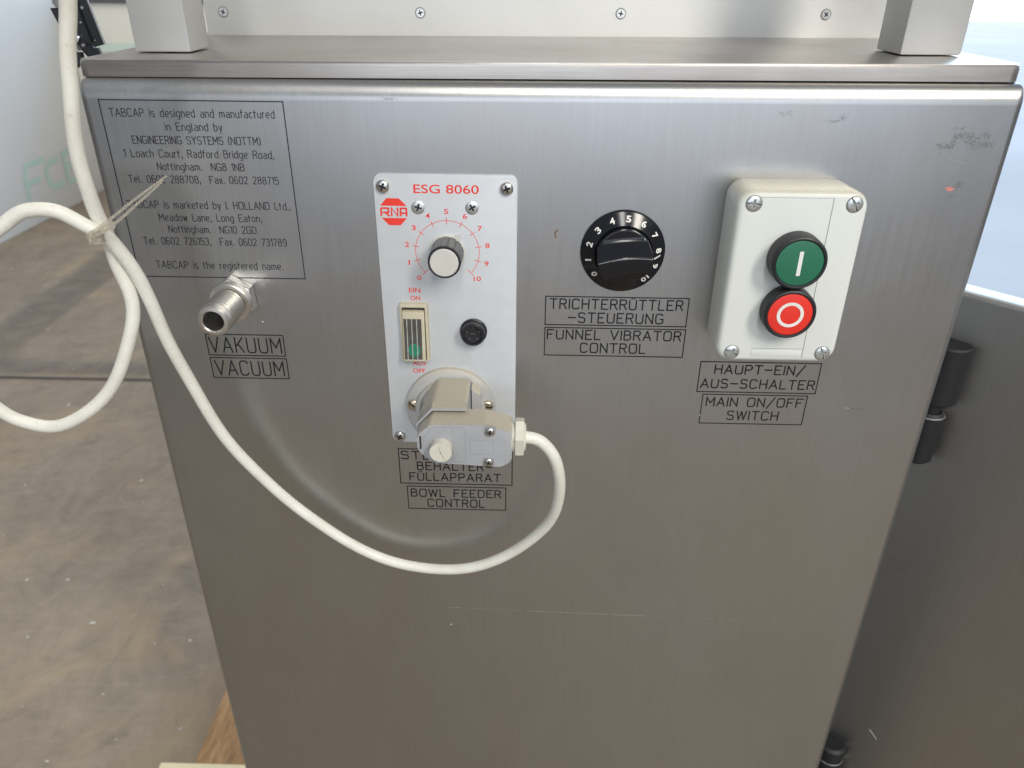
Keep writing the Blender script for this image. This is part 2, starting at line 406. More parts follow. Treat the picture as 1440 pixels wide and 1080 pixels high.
g('Ü', .64, *G['U'][1], (L_, [(.20, 1.13), (.20, 1.22)]), (L_, [(.44, 1.13), (.44, 1.22)]))
g('Ä', .72, *G['A'][1], (L_, [(.22, 1.13), (.22, 1.22)]), (L_, [(.50, 1.13), (.50, 1.22)]))
g('–', .66, (L_, [(0, .50), (.66, .50)])); g('/', .66, (L_, [(0, -.18), (.66, 1.1)]))
g('.', .04, (L_, [(0, 0), (0.04, .08)])); g(',', .08, (L_, [(.08, .10), (0, -.16)]))
g('(', .18, (C_, [(.18, 1.08), (0, .8), (0, .15), (.18, -.12)])); g(')', .18, (C_, [(0, 1.08), (.18, .8), (.18, .15), (0, -.12)]))
g('0', .56, (C_, [(.28, 1), (.0, 1), (0, 0), (.56, 0), (.56, 1), (.28, 1)]))
g('1', .20, (L_, [(0, .82), (.20, 1), (.20, 0)]))
g('2', .54, (C_, [(0, .80), (.02, 1), (.52, 1), (.54, .66), (.30, .40)]), (L_, [(.32, .42), (0, 0), (.54, 0)]))
g('3', .54, (C_, [(0, .9), (.06, 1), (.52, 1), (.52, .54), (.2, .54)]), (C_, [(.2, .54), (.54, .54), (.54, 0), (.04, 0), (0, .12)]))
g('5', .54, (C_, [(.50, 1), (.04, 1)]), (L_, [(.04, 1), (.02, .55)]), (C_, [(.02, .55), (.54, .66), (.54, 0), (.04, 0), (0, .1)]))
g('6', .56, (C_, [(.50, .90), (.44, 1), (0, 1), (0, 0), (.56, 0), (.56, .56), (0, .56)]))
g('7', .52, (L_, [(0, 1), (.52, 1), (.16, 0)]))
g('8', .56, (C_, [(.28, 1), (.04, 1), (.04, .54), (.52, .54), (.52, 1), (.28, 1)]), (C_, [(.28, .54), (0, .54), (0, 0), (.56, 0), (.56, .54), (.28, .54)]))
g('9', .56, (C_, [(.56, .46), (0, .44), (0, 1), (.56, 1), (.56, 0), (.10, 0), (.06, .1)]))
X = .68
g('a', .50, (C_, [(.04, X), (.50, X), (.50, 0)]), (C_, [(.50, .38), (0, .38), (0, 0), (.50, 0)]))
g('b', .50, (L_, [(0, 1), (0, 0)]), (C_, [(0, 0), (.50, 0), (.50, X), (0, X)]))
g('c', .44, (C_, [(.44, X), (0, X), (0, 0), (.44, 0)]))
g('d', .50, (L_, [(.50, 1), (.50, 0)]), (C_, [(.50, 0), (0, 0), (0, X), (.50, X)]))
g('e', .50, (C_, [(.46, 0), (0, 0), (0, X), (.50, X), (.50, .34), (0, .34)]))
g('f', .30, (C_, [(.30, 1), (.08, 1), (.08, 0)]), (L_, [(0, X), (.28, X)]))
g('g', .50, (C_, [(.50, .02), (0, .02), (0, X), (.50, X)]), (C_, [(.50, X), (.50, -.30), (.04, -.30)]))
g('h', .48, (L_, [(0, 1), (0, 0)]), (C_, [(0, X), (.48, X), (.48, 0)]))
g('i', .0, (L_, [(0, 0), (0, X)]), (L_, [(0, .86), (0, .95)]))
g('k', .46, (L_, [(0, 1), (0, 0)]), (L_, [(.44, X), (0, .26)]), (L_, [(.14, .38), (.46, 0)]))
g('l', .16, (C_, [(0, 1), (0, 0), (.16, 0)]))
g('m', .74, (L_, [(0, 0), (0, X)]), (C_, [(0, X), (.37, X), (.37, 0)]), (C_, [(.37, X - .001), (.74, X - .001), (.74, 0)]))
g('n', .48, (L_, [(0, 0), (0, X)]), (C_, [(0, X), (.48, X), (.48, 0)]))
g('o', .50, (C_, [(.25, X), (0, X), (0, 0), (.50, 0), (.50, X), (.25, X)]))
g('r', .28, (L_, [(0, 0), (0, X)]), (C_, [(0, .46), (.06, X), (.28, X)]))
g('s', .42, (C_, [(.40, X), (0, X), (0, .36), (.42, .34), (.42, 0), (0, 0)]))
g('t', .32, (C_, [(.08, .98), (.08, 0), (.18, 0)]), (L_, [(-.04, X), (.32, X)]))
g('u', .48, (C_, [(0, X), (0, 0), (.48, 0)]), (L_, [(.48, X), (.48, 0)]))
g('w', .62, (L_, [(0, X), (.15, 0), (.31, .6), (.47, 0), (.62, X)]))
g('x', .44, (L_, [(0, X), (.44, 0)]), (L_, [(.44, X), (0, 0)]))
g('y', .46, (L_, [(0, X), (.24, 0)]), (L_, [(.46, X), (.16, -.30)]))
G[' '] = (.42, ())
def rounded(pts, frac=0.5, k=4):
    out = [pts[0]]
    for i in range(1, len(pts) - 1):
        a, b, c = pts[i - 1], pts[i], pts[i + 1]
        la, lc = math.dist(a, b), math.dist(b, c)
        fa = 1.0 if i == 1 else frac; fc = 1.0 if i == len(pts) - 2 else frac
        r = min(la * fa, lc * fc, 0.30)
        s = (b[0] + (a[0] - b[0]) * r / la, b[1] + (a[1] - b[1]) * r / la)
        e = (b[0] + (c[0] - b[0]) * r / lc, b[1] + (c[1] - b[1]) * r / lc)
        for j in range(k + 1):
            t = j / k
            out.append(((1 - t) ** 2 * s[0] + 2 * t * (1 - t) * b[0] + t * t * e[0], (1 - t) ** 2 * s[1] + 2 * t * (1 - t) * b[1] + t * t * e[1]))
    out.append(pts[-1]); return out
def stroke_text(bm, s, x0, x1, base, h, sw, gap=.24, d0=0.10, mapf=None, jitter=0.0):
    tot = 0
    for ch in s: tot += G[ch][0] + gap
    tot -= gap; sx = (x1 - x0) / tot; x = x0; cnt = 0
    for ch in s:
        gw, st = G[ch]
        for kind, pts in st:
            q = rounded(pts) if kind == C_ and len(pts) > 2 else pts
            q = [(x + a * sx, base + b * h) for a, b in q]
            if kind == L_:
                for p1, p2 in zip(q, q[1:]):
                    l = math.dist(p1, p2); e = sw * .42 / l; ux, uz = (p2[0] - p1[0]) * e, (p2[1] - p1[1]) * e
                    ribbon(bm, [(p1[0] - ux, p1[1] - uz), (p2[0] + ux, p2[1] + uz)], sw, d0 + 0.006 * (cnt % 7), mapf=mapf); cnt += 1
            else: ribbon(bm, q, sw, d0 + 0.006 * (cnt % 7), mapf=mapf); cnt += 1
        x += (gw + gap) * sx
def font_text(s, size, bold=0.0, align='CENTER'):
    cu = bpy.data.curves.new('t', 'FONT'); cu.body = s; cu.size = size; cu.align_x = align; cu.offset = bold
    cu.resolution_u = 4
    o = bpy.data.objects.new('t', cu); COL.objects.link(o)
    dg = bpy.context.evaluated_depsgraph_get(); me = bpy.data.meshes.new_from_object(o.evaluated_get(dg))
    vs = [v.co.copy() for v in me.vertices]; fs = [tuple(p_.vertices) for p_ in me.polygons]
    bpy.data.objects.remove(o); bpy.data.curves.remove(cu); bpy.data.meshes.remove(me)
    return vs, fs
def font_fit(bm, s, x0, x1, z0, z1, d, bold=0.0, mapf=None):
    vs, fs = font_text(s, 1.0, bold)
    ax, bx = min(v.x for v in vs), max(v.x for v in vs); ay, by = min(v.y for v in vs), max(v.y for v in vs)
    mapf = mapf or (lambda x, z, d: P(x, z, d))
    nv = [bm.verts.new(mapf(x0 + (v.x - ax) / (bx - ax) * (x1 - x0), z0 + (v.y - ay) / (by - ay) * (z1 - z0), d)) for v in vs]
    for f in fs:
        try: bm.faces.new([nv[i] for i in f])
        except ValueError: pass

# ---- screws ------------------------------------------------------------------
def bool_cut(o, cutter_bm):
    me = bpy.data.meshes.new('c'); bmesh.ops.recalc_face_normals(cutter_bm, faces=cutter_bm.faces); cutter_bm.to_mesh(me); cutter_bm.free()
    c = bpy.data.objects.new('c', me); COL.objects.link(c)
    bpy.context.view_layer.update()
    c.matrix_world = o.matrix_world
    md = o.modifiers.new('b', 'BOOLEAN'); md.operation = 'DIFFERENCE'; md.object = c; md.solver = 'EXACT'
    dg = bpy.context.evaluated_depsgraph_get(); dg.update()
    new = bpy.data.meshes.new_from_object(o.evaluated_get(dg)); o.modifiers.clear(); o.data = new
    bpy.data.objects.remove(c)
SCREWS = {}
def screw_mesh(kind, r, h, mat, flat=False, slot=False, both=False):
    key = (kind,)
    if key in SCREWS: return SCREWS[key]
    bm = bmesh.new()
    def q(x, z, d): return Vector((x, -d, z)) * .001
    prof = [(r * 1.0, -0.6), (r, h * .35), (r * .9, h * .72), (r * .62, h * .95), (0.0, h)] if not flat else [(r, -0.4), (r, h * .6), (r * .93, h), (0, h)]
    n = 28; rings = []
    for rr, d in prof:
        rings.append([bm.verts.new(q(rr * math.cos(2 * math.pi * i / n), rr * math.sin(2 * math.pi * i / n), d)) for i in range(n)] if rr > 0 else [bm.verts.new(q(0, 0, d))])
    for a, b in zip(rings, rings[1:]):
        for i in range(n):
            u = [a[i], a[(i + 1) % n]] + ([b[(i + 1) % n], b[i]] if len(b) > 1 else [b[0]])
            bm.faces.new(u)
    bm.faces.new(rings[0][::-1])
    bmesh.ops.recalc_face_normals(bm, faces=bm.faces)
    for f in bm.faces: f.smooth = True
    me = bpy.data.meshes.new('fastening_screw'); bm.to_mesh(me); bm.free(); me.set_sharp_from_angle(angle=R(40))
    me.materials.append(MAT[mat]); me.materials.append(MAT['recess'])
    o = bpy.data.objects.new('tmp', me); COL.objects.link(o)
    c = bmesh.new(); cd = min(r * .5, h * .9)
    def bx(sx, sz, dd, ang=0):
        rr = bmesh.ops.create_cube(c, size=1.0)
        for v in rr['verts']: v.co = Matrix.Rotation(ang, 3, 'Y') @ Vector((v.co.x * sx * .001, v.co.y * 4 * .001 - (h - dd + 2) * .001, v.co.z * sz * .001))
    if slot: bx(r * 2.4, r * .26, r * .38)
    else:
        bx(r * 1.15, r * .30, cd)
    bool_cut(o, c)
    if not slot:
        c = bmesh.new(); bx(r * .30, r * 1.15, cd); bool_cut(o, c)
        c = bmesh.new(); bx(r * .5, r * .5, cd * .84, math.pi / 4); bool_cut(o, c)
    if both:
        c = bmesh.new(); bx(r * 2.3, r * .16, cd * .6); bool_cut(o, c)
    me = o.data; 
    for p_ in me.polygons:       # bottom of the recess: its shade is put into a dark material
        if p_.normal.y < -0.9 and (-p_.center.y * 1000) < h * (0.62 if not flat else 0.55) and p_.center.length < r * .001: p_.material_index = 1
    bpy.data.objects.remove(o)
    SCREWS[key] = me; return me
def screw(parent, x, z, d, rot, *spec, **kw):
    me = screw_mesh(*spec, **kw)
    o = bpy.data.objects.new('screw', me); COL.objects.link(o); o.parent = parent
    o.location = P(x, z, d) - wloc(parent); o.rotation_euler = (0, R(rot), 0); o['wloc'] = tuple(P(x, z, d))
    return o

# ================================================================== SETTING
bm = bmesh.new()
bmesh.ops.create_grid(bm, x_segments=8, y_segments=8, size=70)
obj('hall_floor', bm, 'concrete', kind='structure', smooth=False)
bm = bmesh.new()
vs = [bm.verts.new(v) for v in ((-60, 1.951, .004), (12, 1.951, .004), (12, 1.962, .004), (-60, 1.962, .004))]; bm.faces.new(vs)
obj('floor_joint', bm, 'joint', kind='structure', smooth=False)
bm = bmesh.new()
vs = [bm.verts.new(v) for v in ((-6, 1.98, .008), (.6, 1.98, .008), (.6, 2.10, .008), (-6, 2.10, .008))]; bm.faces.new(vs)
obj('tyre_mark', bm, 'tyre', kind='structure', smooth=False)
bm = bmesh.new()
vs = [bm.verts.new(v) for v in ((-2.12, 1.2, .012), (-1.90, 1.2, .012), (-1.99, 4.1, .012), (-2.21, 4.1, .012))]; bm.faces.new(vs)
obj('tyre_mark', bm, 'tyre', kind='structure', smooth=False)
bm = bmesh.new()
vs = [bm.verts.new(v) for v in ((-5, 27, 0), (45, 24, 0), (45, 24, 9), (-5, 27, 9))]; bm.faces.new(vs)
obj('sky', bm, 'sky', kind='structure', smooth=False)
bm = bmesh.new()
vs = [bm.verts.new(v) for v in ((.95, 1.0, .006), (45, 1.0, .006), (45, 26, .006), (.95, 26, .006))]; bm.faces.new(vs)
obj('daylit_floor_sheet', bm, 'pale_floor', kind='structure', smooth=False)  # sheet added over the concrete where daylight makes it look pale
# crumbs swept about the floor
bm = bmesh.new()
for i in range(260):
    x = random.uniform(-2.6, -.3); y = random.uniform(.3, 3.6); s = random.choice((.0012, .0018, .0025, .0045)) * random.uniform(.6, 1.2)
    a = random.uniform(0, 6.28); ca, sa = math.cos(a), math.sin(a); l = random.uniform(.5, 1.8)
    q = [(-s * l, -s * .5), (s * l, -s * .4), (s * l * .8, s * .5), (-s * l, s * .4)]
    lo = [bm.verts.new((x + u * ca - v * sa, y + u * sa + v * ca, .001)) for u, v in q]
    hi = [bm.verts.new((x + .6 * (u * ca - v * sa), y + .6 * (u * sa + v * ca), .001 + s * .5)) for u, v in q]
    bm.faces.new(hi)
    for k in range(4): bm.faces.new((lo[k], lo[(k + 1) % 4], hi[(k + 1) % 4], hi[k]))
o = obj('floor_debris', bm, 'speck', kind='stuff', smooth=False)
props(o, 'small pale crumbs scattered over the worn concrete floor', 'debris')

# partitions at the left
pw = empty('partition_wall', (-2.82, 3.0, 0), 'white partition wall with a pale green painted logo, left of the machine', 'wall')
bm = bmesh.new(); box(bm, (-2.90, 1.9, 0.0), (-2.78, 4.55, 2.6), .004)
obj('wall_panel', bm, 'wall', pw)
bm = bmesh.new()
def onwall(y, z, d): return Vector((-2.7785 + d * .001, y, z))
lt = lambda pts, cl=False: ribbon(bm, pts, .028, lt.d, closed=cl, mapf=onwall)
for k, st in enumerate(([(3.77, .125), (3.77, .25), (3.81, .318), (4.0, .318)], [(3.78, .225), (3.92, .225)],
           [(4.13, .29), (4.03, .29), (3.98, .25), (3.98, .19), (4.02, .15), (4.13, .15)],
           [(4.33, .31), (4.18, .31), (4.18, .145), (4.33, .145)], [(4.18, .23), (4.31, .23)])):
    lt.d = .3 * k
    if len(st) > 1: lt(st)
obj('logo', bm, 'logo', pw, smooth=False, label='pale green lettering painted on the white wall')
pw2 = empty('partition_wall', (-1.9, 4.6, 0), 'low cream partition with a green stripe and dark top rail, behind the left post', 'wall')
bm = bmesh.new(); box(bm, (-2.779, 4.56, 0), (-.9, 4.62, 1.10), .003); obj('wall_panel', bm, 'wall_cream', pw2)
bm = bmesh.new(); box(bm, (-2.778, 4.553, .835), (-.9, 4.559, .885)); obj('stripe', bm, 'stripe', pw2, smooth=False)
bm = bmesh.new(); box(bm, (-2.778, 4.54, 1.101), (-.9, 4.64, 1.13), .003); obj('top_rail', bm, 'dark_rail', pw2)

# pallet under the machine
pal = empty('wooden_pallet', (-.1, .3, 0), 'brown wooden pallet that the steel cabinet stands on', 'pallet')
for (x0, x1, zz) in ((-.545, -.452, 0), (-.447, -.36, .001), (-.35, -.24, 0), (-.2, -.1, 0), (-.05, .05, 0), (.1, .2, 0), (.25, .36, 0)):
    bm = bmesh.new(); box(bm, (x0, -.12, .098 + zz), (x1, .95, .12 + zz), .002)
    obj('board', bm, 'wood', pal)
for y0 in (-.10, .36, .84):
    bm = bmesh.new(); box(bm, (-.54, y0, .006), (.36, y0 + .09, .096), .002); obj('bearer', bm, 'wood', pal)
bm = bmesh.new(); box(bm, (-.577, .22, .122), (-.15, .366, .17), .003)
o = obj('wooden_batten', bm, 'pale_wood', origin=(-.36, .29, .122))
props(o, 'pale cream batten lying across the pallet at the bottom edge', 'batten')

# ================================================================== MACHINE
mc = empty('machine_cabinet', (.008, .25, .121), 'brushed stainless steel machine cabinet with engraved control labels', 'machine')
bm = bmesh.new()
rings = []
for z, k in [(.125, 0)] + [(CAM_H - .0509 - .0105 * (1 - math.sin(R(t))), .0085 * (1 - math.cos(R(t)))) for t in range(0, 91, 10)]:
    rings.append([bm.verts.new((x, y, z)) for x, y in rrect(-.2375 + k * .4, .253 - k * .4, k, .50 - k, max(.0048 - k, .0008), 5)])
for a, b in zip(rings, rings[1:]):
    for i in range(len(a)): bm.faces.new((a[i], a[(i + 1) % len(a)], b[(i + 1) % len(b)], b[i]))
bm.faces.new(rings[0]); bm.faces.new(rings[-1])
bmesh.ops.rotate(bm, verts=[v for v in bm.verts if v.co.z > 1.2], cent=(0, 0, 1.25), matrix=Matrix.Rotation(-0.0045, 3, 'Y'))
body = obj('body', bm, 'panel', mc, angle=60)

def shear_up(bm):
    for v in bm.verts: v.co.z += 0.0052 * v.co.x
bm = bmesh.new()
rr = rrect(-.2378, .2505, .006, .48, .006)
def slab(bm, pts, z0, z1, bev):
    a = [bm.verts.new((x, y, z0)) for x, y in pts]; b = [bm.verts.new((x, y, z1)) for x, y in pts]
    bm.faces.new(a[::-1]); fb = bm.faces.new(b)
    for i in range(len(pts)): bm.faces.new((a[i], a[(i + 1) % len(pts)], b[(i + 1) % len(pts)], b[i]))
    bmesh.ops.bevel(bm, geom=list(fb.edges), offset=bev, segments=3, profile=.5, affect='EDGES')
slab(bm, rr, CAM_H - .0507, CAM_H - .0424, .0022); shear_up(bm)
lid = obj('top_plate', bm, 'lid', mc, angle=50)
post0 = None
for x0, x1, y0, y1 in ((-.2212, -.190, .040, .069), (.2035, .2370, .046, .080)):
    bm = bmesh.new(); box(bm, (x0, y0, CAM_H - .0418), (x1, y1, CAM_H + .30), .0012, 2); shear_up(bm)
    obj('frame_post', bm, 'alu', mc)
bm = bmesh.new(); box(bm, (-.230, .172, CAM_H - .0426), (.262, .180, CAM_H + .30), .0008); shear_up(bm)
back = obj('back_plate', bm, 'backplate', mc)
for i, x in enumerate((-216.5, -78.3, 60.9, 201.8)):
    bm = bmesh.new(); lathe(bm, x, -28 + .0052 * x + .4, [(3.7, -171.98), (3.7, -171.9), (0, -171.88)], 24); obj('screw_recess', bm, 'station_line', back, smooth=False)
    screw(back, x, -28 + .0052 * x + .4, -171.9, (20, 75, 10, 40)[i], 'small', 3.0, .9, 'screw', flat=True)

# ---- engraved labels on the front
TAB = [('TABCAP is designed and manufactured', -222.6, -135.1, -70.7, 3.95), ('in England by', -194.3, -164.0, -77.6, 3.9),
 ('ENGINEERING SYSTEMS (NOTTM)', -213.5, -144.5, -84.6, 3.9), ('1 Loach Court, Radford Bridge Road,', -219.7, -138.3, -91.7, 3.94),
 ('Nottingham.  NG8 1NB', -203.0, -155.4, -98.5, 3.83), ('Tel. 0602 288708,  Fax. 0602 288715', -220.3, -137.6, -105.5, 3.84),
 ('TABCAP is marketed by I. HOLLAND Ltd.,', -224.6, -133.1, -119.7, 4.02), ('Meadow Lane, Long Eaton,', -208.0, -150.1, -126.8, 4.0),
 ('Nottingham.  NG10 2GD', -204.0, -154.2, -133.6, 3.96), ('Tel. 0602 726153,  Fax. 0602 731789', -219.7, -137.9, -140.7, 4.1),
 ('TABCAP is the registered name.', -215.5, -142.0, -155.0, 4.2)]
LABELS = [
 ('engraved maker address panel', (-227.0, -129.7, -160.3, -62.4), TAB, .43, .58, 'ink_thin'),
 ('engraved label reading VAKUUM', (-195.1, -147.8, -210.9, -196.9), [('VAKUUM', -193.6, -150.0, -208.9, 10.0)], .85, .62, 'ink'),
 ('engraved label reading VACUUM', (-195.0, -147.7, -226.6, -212.7), [('VACUUM', -192.6, -150.4, -224.6, 9.8)], .85, .62, 'ink'),
 ('engraved label reading FÜLLAPPARAT', (-82.6, -8.0, -304.4, -277.0), [('STEUERUNG', -81.0, -18.5, -284.8, 5.85), ('BEHÄLTER–', -70.7, -21.2, -293.2, 5.94), ('FÜLLAPPARAT', -76.2, -15.9, -301.8, 5.90)], .82, .66, 'ink'),
 ('engraved label reading BOWL FEEDER CONTROL', (-78.4, -12.1, -325.4, -306.8), [('BOWL FEEDER', -75.9, -15.6, -315.1, 5.92), ('CONTROL', -65.0, -26.7, -323.4, 6.01)], .82, .66, 'ink'),
 ('engraved label reading TRICHTERRÜTTLER STEUERUNG', (10.7, 94.25, -186.6, -168.6), [('TRICHTERRÜTTLER', 13.4, 91.0, -176.2, 6.03), ('–STEUERUNG', 24.5, 80.3, -184.9, 6.1)], .82, .64, 'ink'),
 ('engraved label reading FUNNEL VIBRATOR CONTROL', (10.8, 94.45, -206.8, -188.5), [('FUNNEL VIBRATOR', 12.4, 92.0, -195.9, 5.96), ('CONTROL', 32.6, 71.4, -204.6, 6.06)], .82, .64, 'ink'),
 ('engraved label reading HAUPT-EIN/AUS-SCHALTER', (106.1, 179.0, -230.2, -209.4), [('HAUPT–EIN/', 115.4, 169.5, -217.4, 5.9), ('AUS–SCHALTER', 108.0, 177.4, -227.3, 5.97)], .82, .64, 'ink'),
 ('engraved label reading MAIN ON/OFF SWITCH', (110.2, 174.75, -252.9, -232.0), [('MAIN ON/OFF', 113.0, 172.5, -240.2, 5.95), ('SWITCH', 127.3, 158.9, -249.9, 6.1)], .82, .64, 'ink'),
]
for lab, (x0, x1, z0, z1), lines, sw, bw, mat in LABELS:
    bm = bmesh.new()
    for s, a, b, base, h in lines: stroke_text(bm, s, a, b, base, h, sw, gap=.30 if mat == 'ink' else .27)
    ribbon(bm, [(x0, z0), (x1, z0), (x1, z1), (x0, z1)], bw, .10, closed=True)
    obj('engraved_label', bm, mat, body, smooth=False, label=lab)

# ---- wear on the front
def fleck(bm, x, z, s, d=.08, k=5, st=1.0, mapf=None):
    mapf = mapf or P
    a0 = random.uniform(0, 6.28)
    vs = [bm.verts.new(mapf(x + st * s * random.uniform(.5, 1) * math.cos(a0 + 6.28 * i / k), z + s * random.uniform(.5, 1) * math.sin(a0 + 6.28 * i / k), d)) for i in range(k)]
    bm.faces.new(vs)
bm = bmesh.new(); cn = 0
def cluster(x0, x1, z0, z1, n, s0, s1, st=1.3):
    global cn
    for _ in range(n * 3):
        x = random.uniform(x0, x1); z = random.uniform(z0, z1)
        for _ in range(random.randint(1, 4)):
            fleck(bm, x + random.gauss(0, .8), z + random.gauss(0, .45), random.uniform(s0, s1) * random.choice((.25, .4, .6, .8)), .08 + .002 * (cn % 60), 5, st); cn += 1
cluster(220, 231, -75.6, -73.8, 14, .25, .7); cluster(229, 239, -77, -74, 14, .25, .6); cluster(220, 226, -79, -76, 8, .2, .55)
cluster(226, 231, -79, -76, 9, .2, .5); cluster(213.5, 222, -81.5, -79.5, 16, .25, .7); cluster(230, 234, -81.5, -78, 10, .25, .6)
cluster(236, 241.5, -81, -78.5, 12, .25, .75); cluster(219, 233, -71.8, -71.3, 9, .12, .3, 2.5)
cluster(216.2, 217, -85.6, -84.3, 3, .2, .4, .6); cluster(229, 232.5, -102, -99.5, 9, .25, .7); cluster(226, 232, -108, -105, 5, .15, .35)
cluster(153.5, 156.5, -70, -67.5, 5, .15, .4, .7); cluster(157.5, 159, -69.2, -68.5, 3, .15, .35); cluster(159.5, 163, -68.5, -65, 8, .15, .4)
cluster(128, 135, -66.5, -64, 8, .12, .35); cluster(119, 131, -79.5, -77.5, 8, .08, .2)
cluster(-75.5, -70, -60.5, -60.1, 5, .2, .35, 2.2); cluster(-189, -188.4, -58.6, -58.2, 1, .2, .3)
cluster(246.5, 247.6, -113, -100, 7, .1, .35, .4)
obj('glue_residue', bm, 'residue', body, smooth=False, kind='stuff')
bm = bmesh.new()
for x, z in ((224.6, -102.6), (226.2, -102.3), (227.6, -102.9), (225.6, -103.4), (227.0, -103.4)): fleck(bm, x, z, .8, .09 + .004 * random.random(), 6, 1.4)
obj('red_mark', bm, 'pinkmark', body, smooth=False)
bm = bmesh.new(); ribbon(bm, [(16.2, -128.6), (15.2, -130), (14.6, -131.2), (15.1, -132), (15.4, -133.6)], .7, .09); obj('rust_mark', bm, 'rust', body, smooth=False)
bm = bmesh.new()
def scr(x0, z0, x1, z1, w_, n=14, j=.15, broken=.25):
    global cn
    pts = [(x0 + (x1 - x0) * i / n, z0 + (z1 - z0) * i / n + random.uniform(-j, j)) for i in range(n + 1)]; run = []
    for p_ in pts:
        run.append(p_)
        if random.random() < broken:
            if len(run) > 1: ribbon(bm, run, w_ * random.uniform(.5, 1.2), .06 + .0007 * (cn % 50)); cn += 1
            run = []
    if len(run) > 1: ribbon(bm, run, w_, .06)
scr(160, -246.5, 172, -246.8, .22)
for _ in range(5): scr(184 + random.uniform(-3, 9), -238 + random.uniform(-5, 3), 196 + random.uniform(-3, 9), -239 + random.uniform(-4, 3), .12)
scr(221, -87.0, 232, -89.5, .22, 10, .1, .1); scr(209, -91.0, 215.5, -92.7, .25, 8, .1, .1); scr(-176, -150.2, -171.5, -148.6, .25, 6, .1, .05)
scr(199, -239.9, 212, -240.8, .3, 8, .05, .1); scr(-217, -263, -205, -262, .3, 8, .3, .2); scr(-212, -266, -204, -265, .2, 8, .3, .3)
for _ in range(26):
    x = random.uniform(-230, 240); z = random.uniform(-520, -70); a = random.uniform(-.5, .3); l = random.uniform(2, 12)
    scr(x, z, x + l * math.cos(a), z + l * math.sin(a), .09, 6, .08, .1)
obj('light_scratch', bm, 'faint_scratch', body, smooth=False, kind='stuff')
bm = bmesh.new()
scr(-54, -416, 90, -420.0, .46, 60, .12, .10); scr(92, -420.2, 190, -423.0, .26, 60, .12, .5); scr(199, -239.9, 212, -240.8, .5, 8, .05, .1)
obj('scratch', bm, 'scratch', body, smooth=False, kind='stuff', label='long thin bright scratch across the lower front')
bm = bmesh.new()
for _ in range(230):
    x = random.uniform(-236, 250); z = -60 - 540 * random.random() ** .8; s = random.choice((.12, .15, .2, .3))
    fleck(bm, x, z, s, .08 + .05 * random.random(), 5)
for x, z, s in ((-158.5, -188, .6), (-52.5, -433, .7), (110, -247, .5), (6.5, -110, .4)): fleck(bm, x, z, s, .2, 6)
obj('dust_speck', bm, 'speck', body, smooth=False, kind='stuff')

# ---- open door at the right with its barrel hinges
door_o = Vector((.275, .09, .7)); dd = Vector((.6731, -.7396, 0)); dn = Vector((-.7396, -.6731, 0))
bm = bmesh.new(); r_ = bmesh.ops.create_cube(bm, size=1.0)
W_, T_, H0, H1 = .50, .020, .30, CAM_H - .1885
for v in r_['verts']:
    u = -.015 + (v.co.x + .5) * W_; t = -(v.co.y + .5) * T_ 
    v.co = Vector((.275, .09, 0)) + dd * u + dn * t + Vector((0, 0, H0 + (v.co.z + .5) * (H1 - H0)))
bmesh.ops.bevel(bm, geom=list(bm.edges), offset=.004, segments=4, profile=.5, affect='EDGES')
door = obj('door', bm, 'door', mc, angle=60, label='open steel door leaf swung out at the right')
bm = bmesh.new(); cn2 = 0
def ond(u, z, d): return Vector((.275, .09, CAM_H)) + dd * u * .001 + dn * (d * .001) + Vector((0, 0, z * .001))
for (u0, z0, n, s, e) in ((42, -415, 30, .9, 5), (38, -428, 22, .8, 4), (46, -405, 16, .6, 3), (52, -300, 10, .7, 3), (44, -340, 8, .6, 3), (52, -204, 16, .5, 4)):
    for _ in range(n): fleck(bm, u0 + random.gauss(0, e), z0 + random.gauss(0, e * 1.3), s * random.uniform(.4, 1), .08 + .003 * (cn2 % 40), 6, 1, ond); cn2 += 1
m_, nt_, p_ = new_mat('rub_mark'); p_.inputs['Base Color'].default_value = (.05, .045, .04, 1); p_.inputs['Roughness'].default_value = .5; p_.inputs['Alpha'].default_value = .30
MAT['rub'] = m_
obj('rub_mark', bm, 'rub', door, smooth=False, kind='stuff')
bm = bmesh.new()
for _ in range(26): fleck(bm, random.uniform(20, 110), random.uniform(-640, -220), random.choice((.2, .3)), .1, 5, 1, ond)
scr2 = [(58, -598), (66, -604)]; ribbon(bm, scr2, .8, .12, mapf=ond)
obj('dust_speck', bm, 'speck', door, smooth=False, kind='stuff')
def vcyl(bm, c, r, z0, z1, n=32, bev=.0012):
    prof = [(0, z0), (r - bev, z0), (r, z0 + bev), (r, z1 - bev), (r - bev, z1), (0, z1)]; rings = []
    for rr_, z in prof:
        rings.append([bm.verts.new((c[0] + rr_ * math.cos(2 * math.pi * i / n), c[1] + rr_ * math.sin(2 * math.pi * i / n), z)) for i in range(n)] if rr_ > 0 else [bm.verts.new((c[0], c[1], z))])
    for a, b in zip(rings, rings[1:]):
        for i in range(n):
            u = [a[i % len(a)], a[(i + 1) % len(a)], b[(i + 1) % len(b)], b[i % len(b)]]; q = []
            for v in u:
                if v not in q: q.append(v)
            bm.faces.new(q)
bm = bmesh.new(); vcyl(bm, (.2905, .062), .0135, CAM_H - .2665, CAM_H - .2225)
box(bm, (.284, .064, CAM_H - .262), (.300, .078, CAM_H - .226), .001)
obj('hinge', bm, 'hinge_black', door, label='upper wide black hinge knuckle')
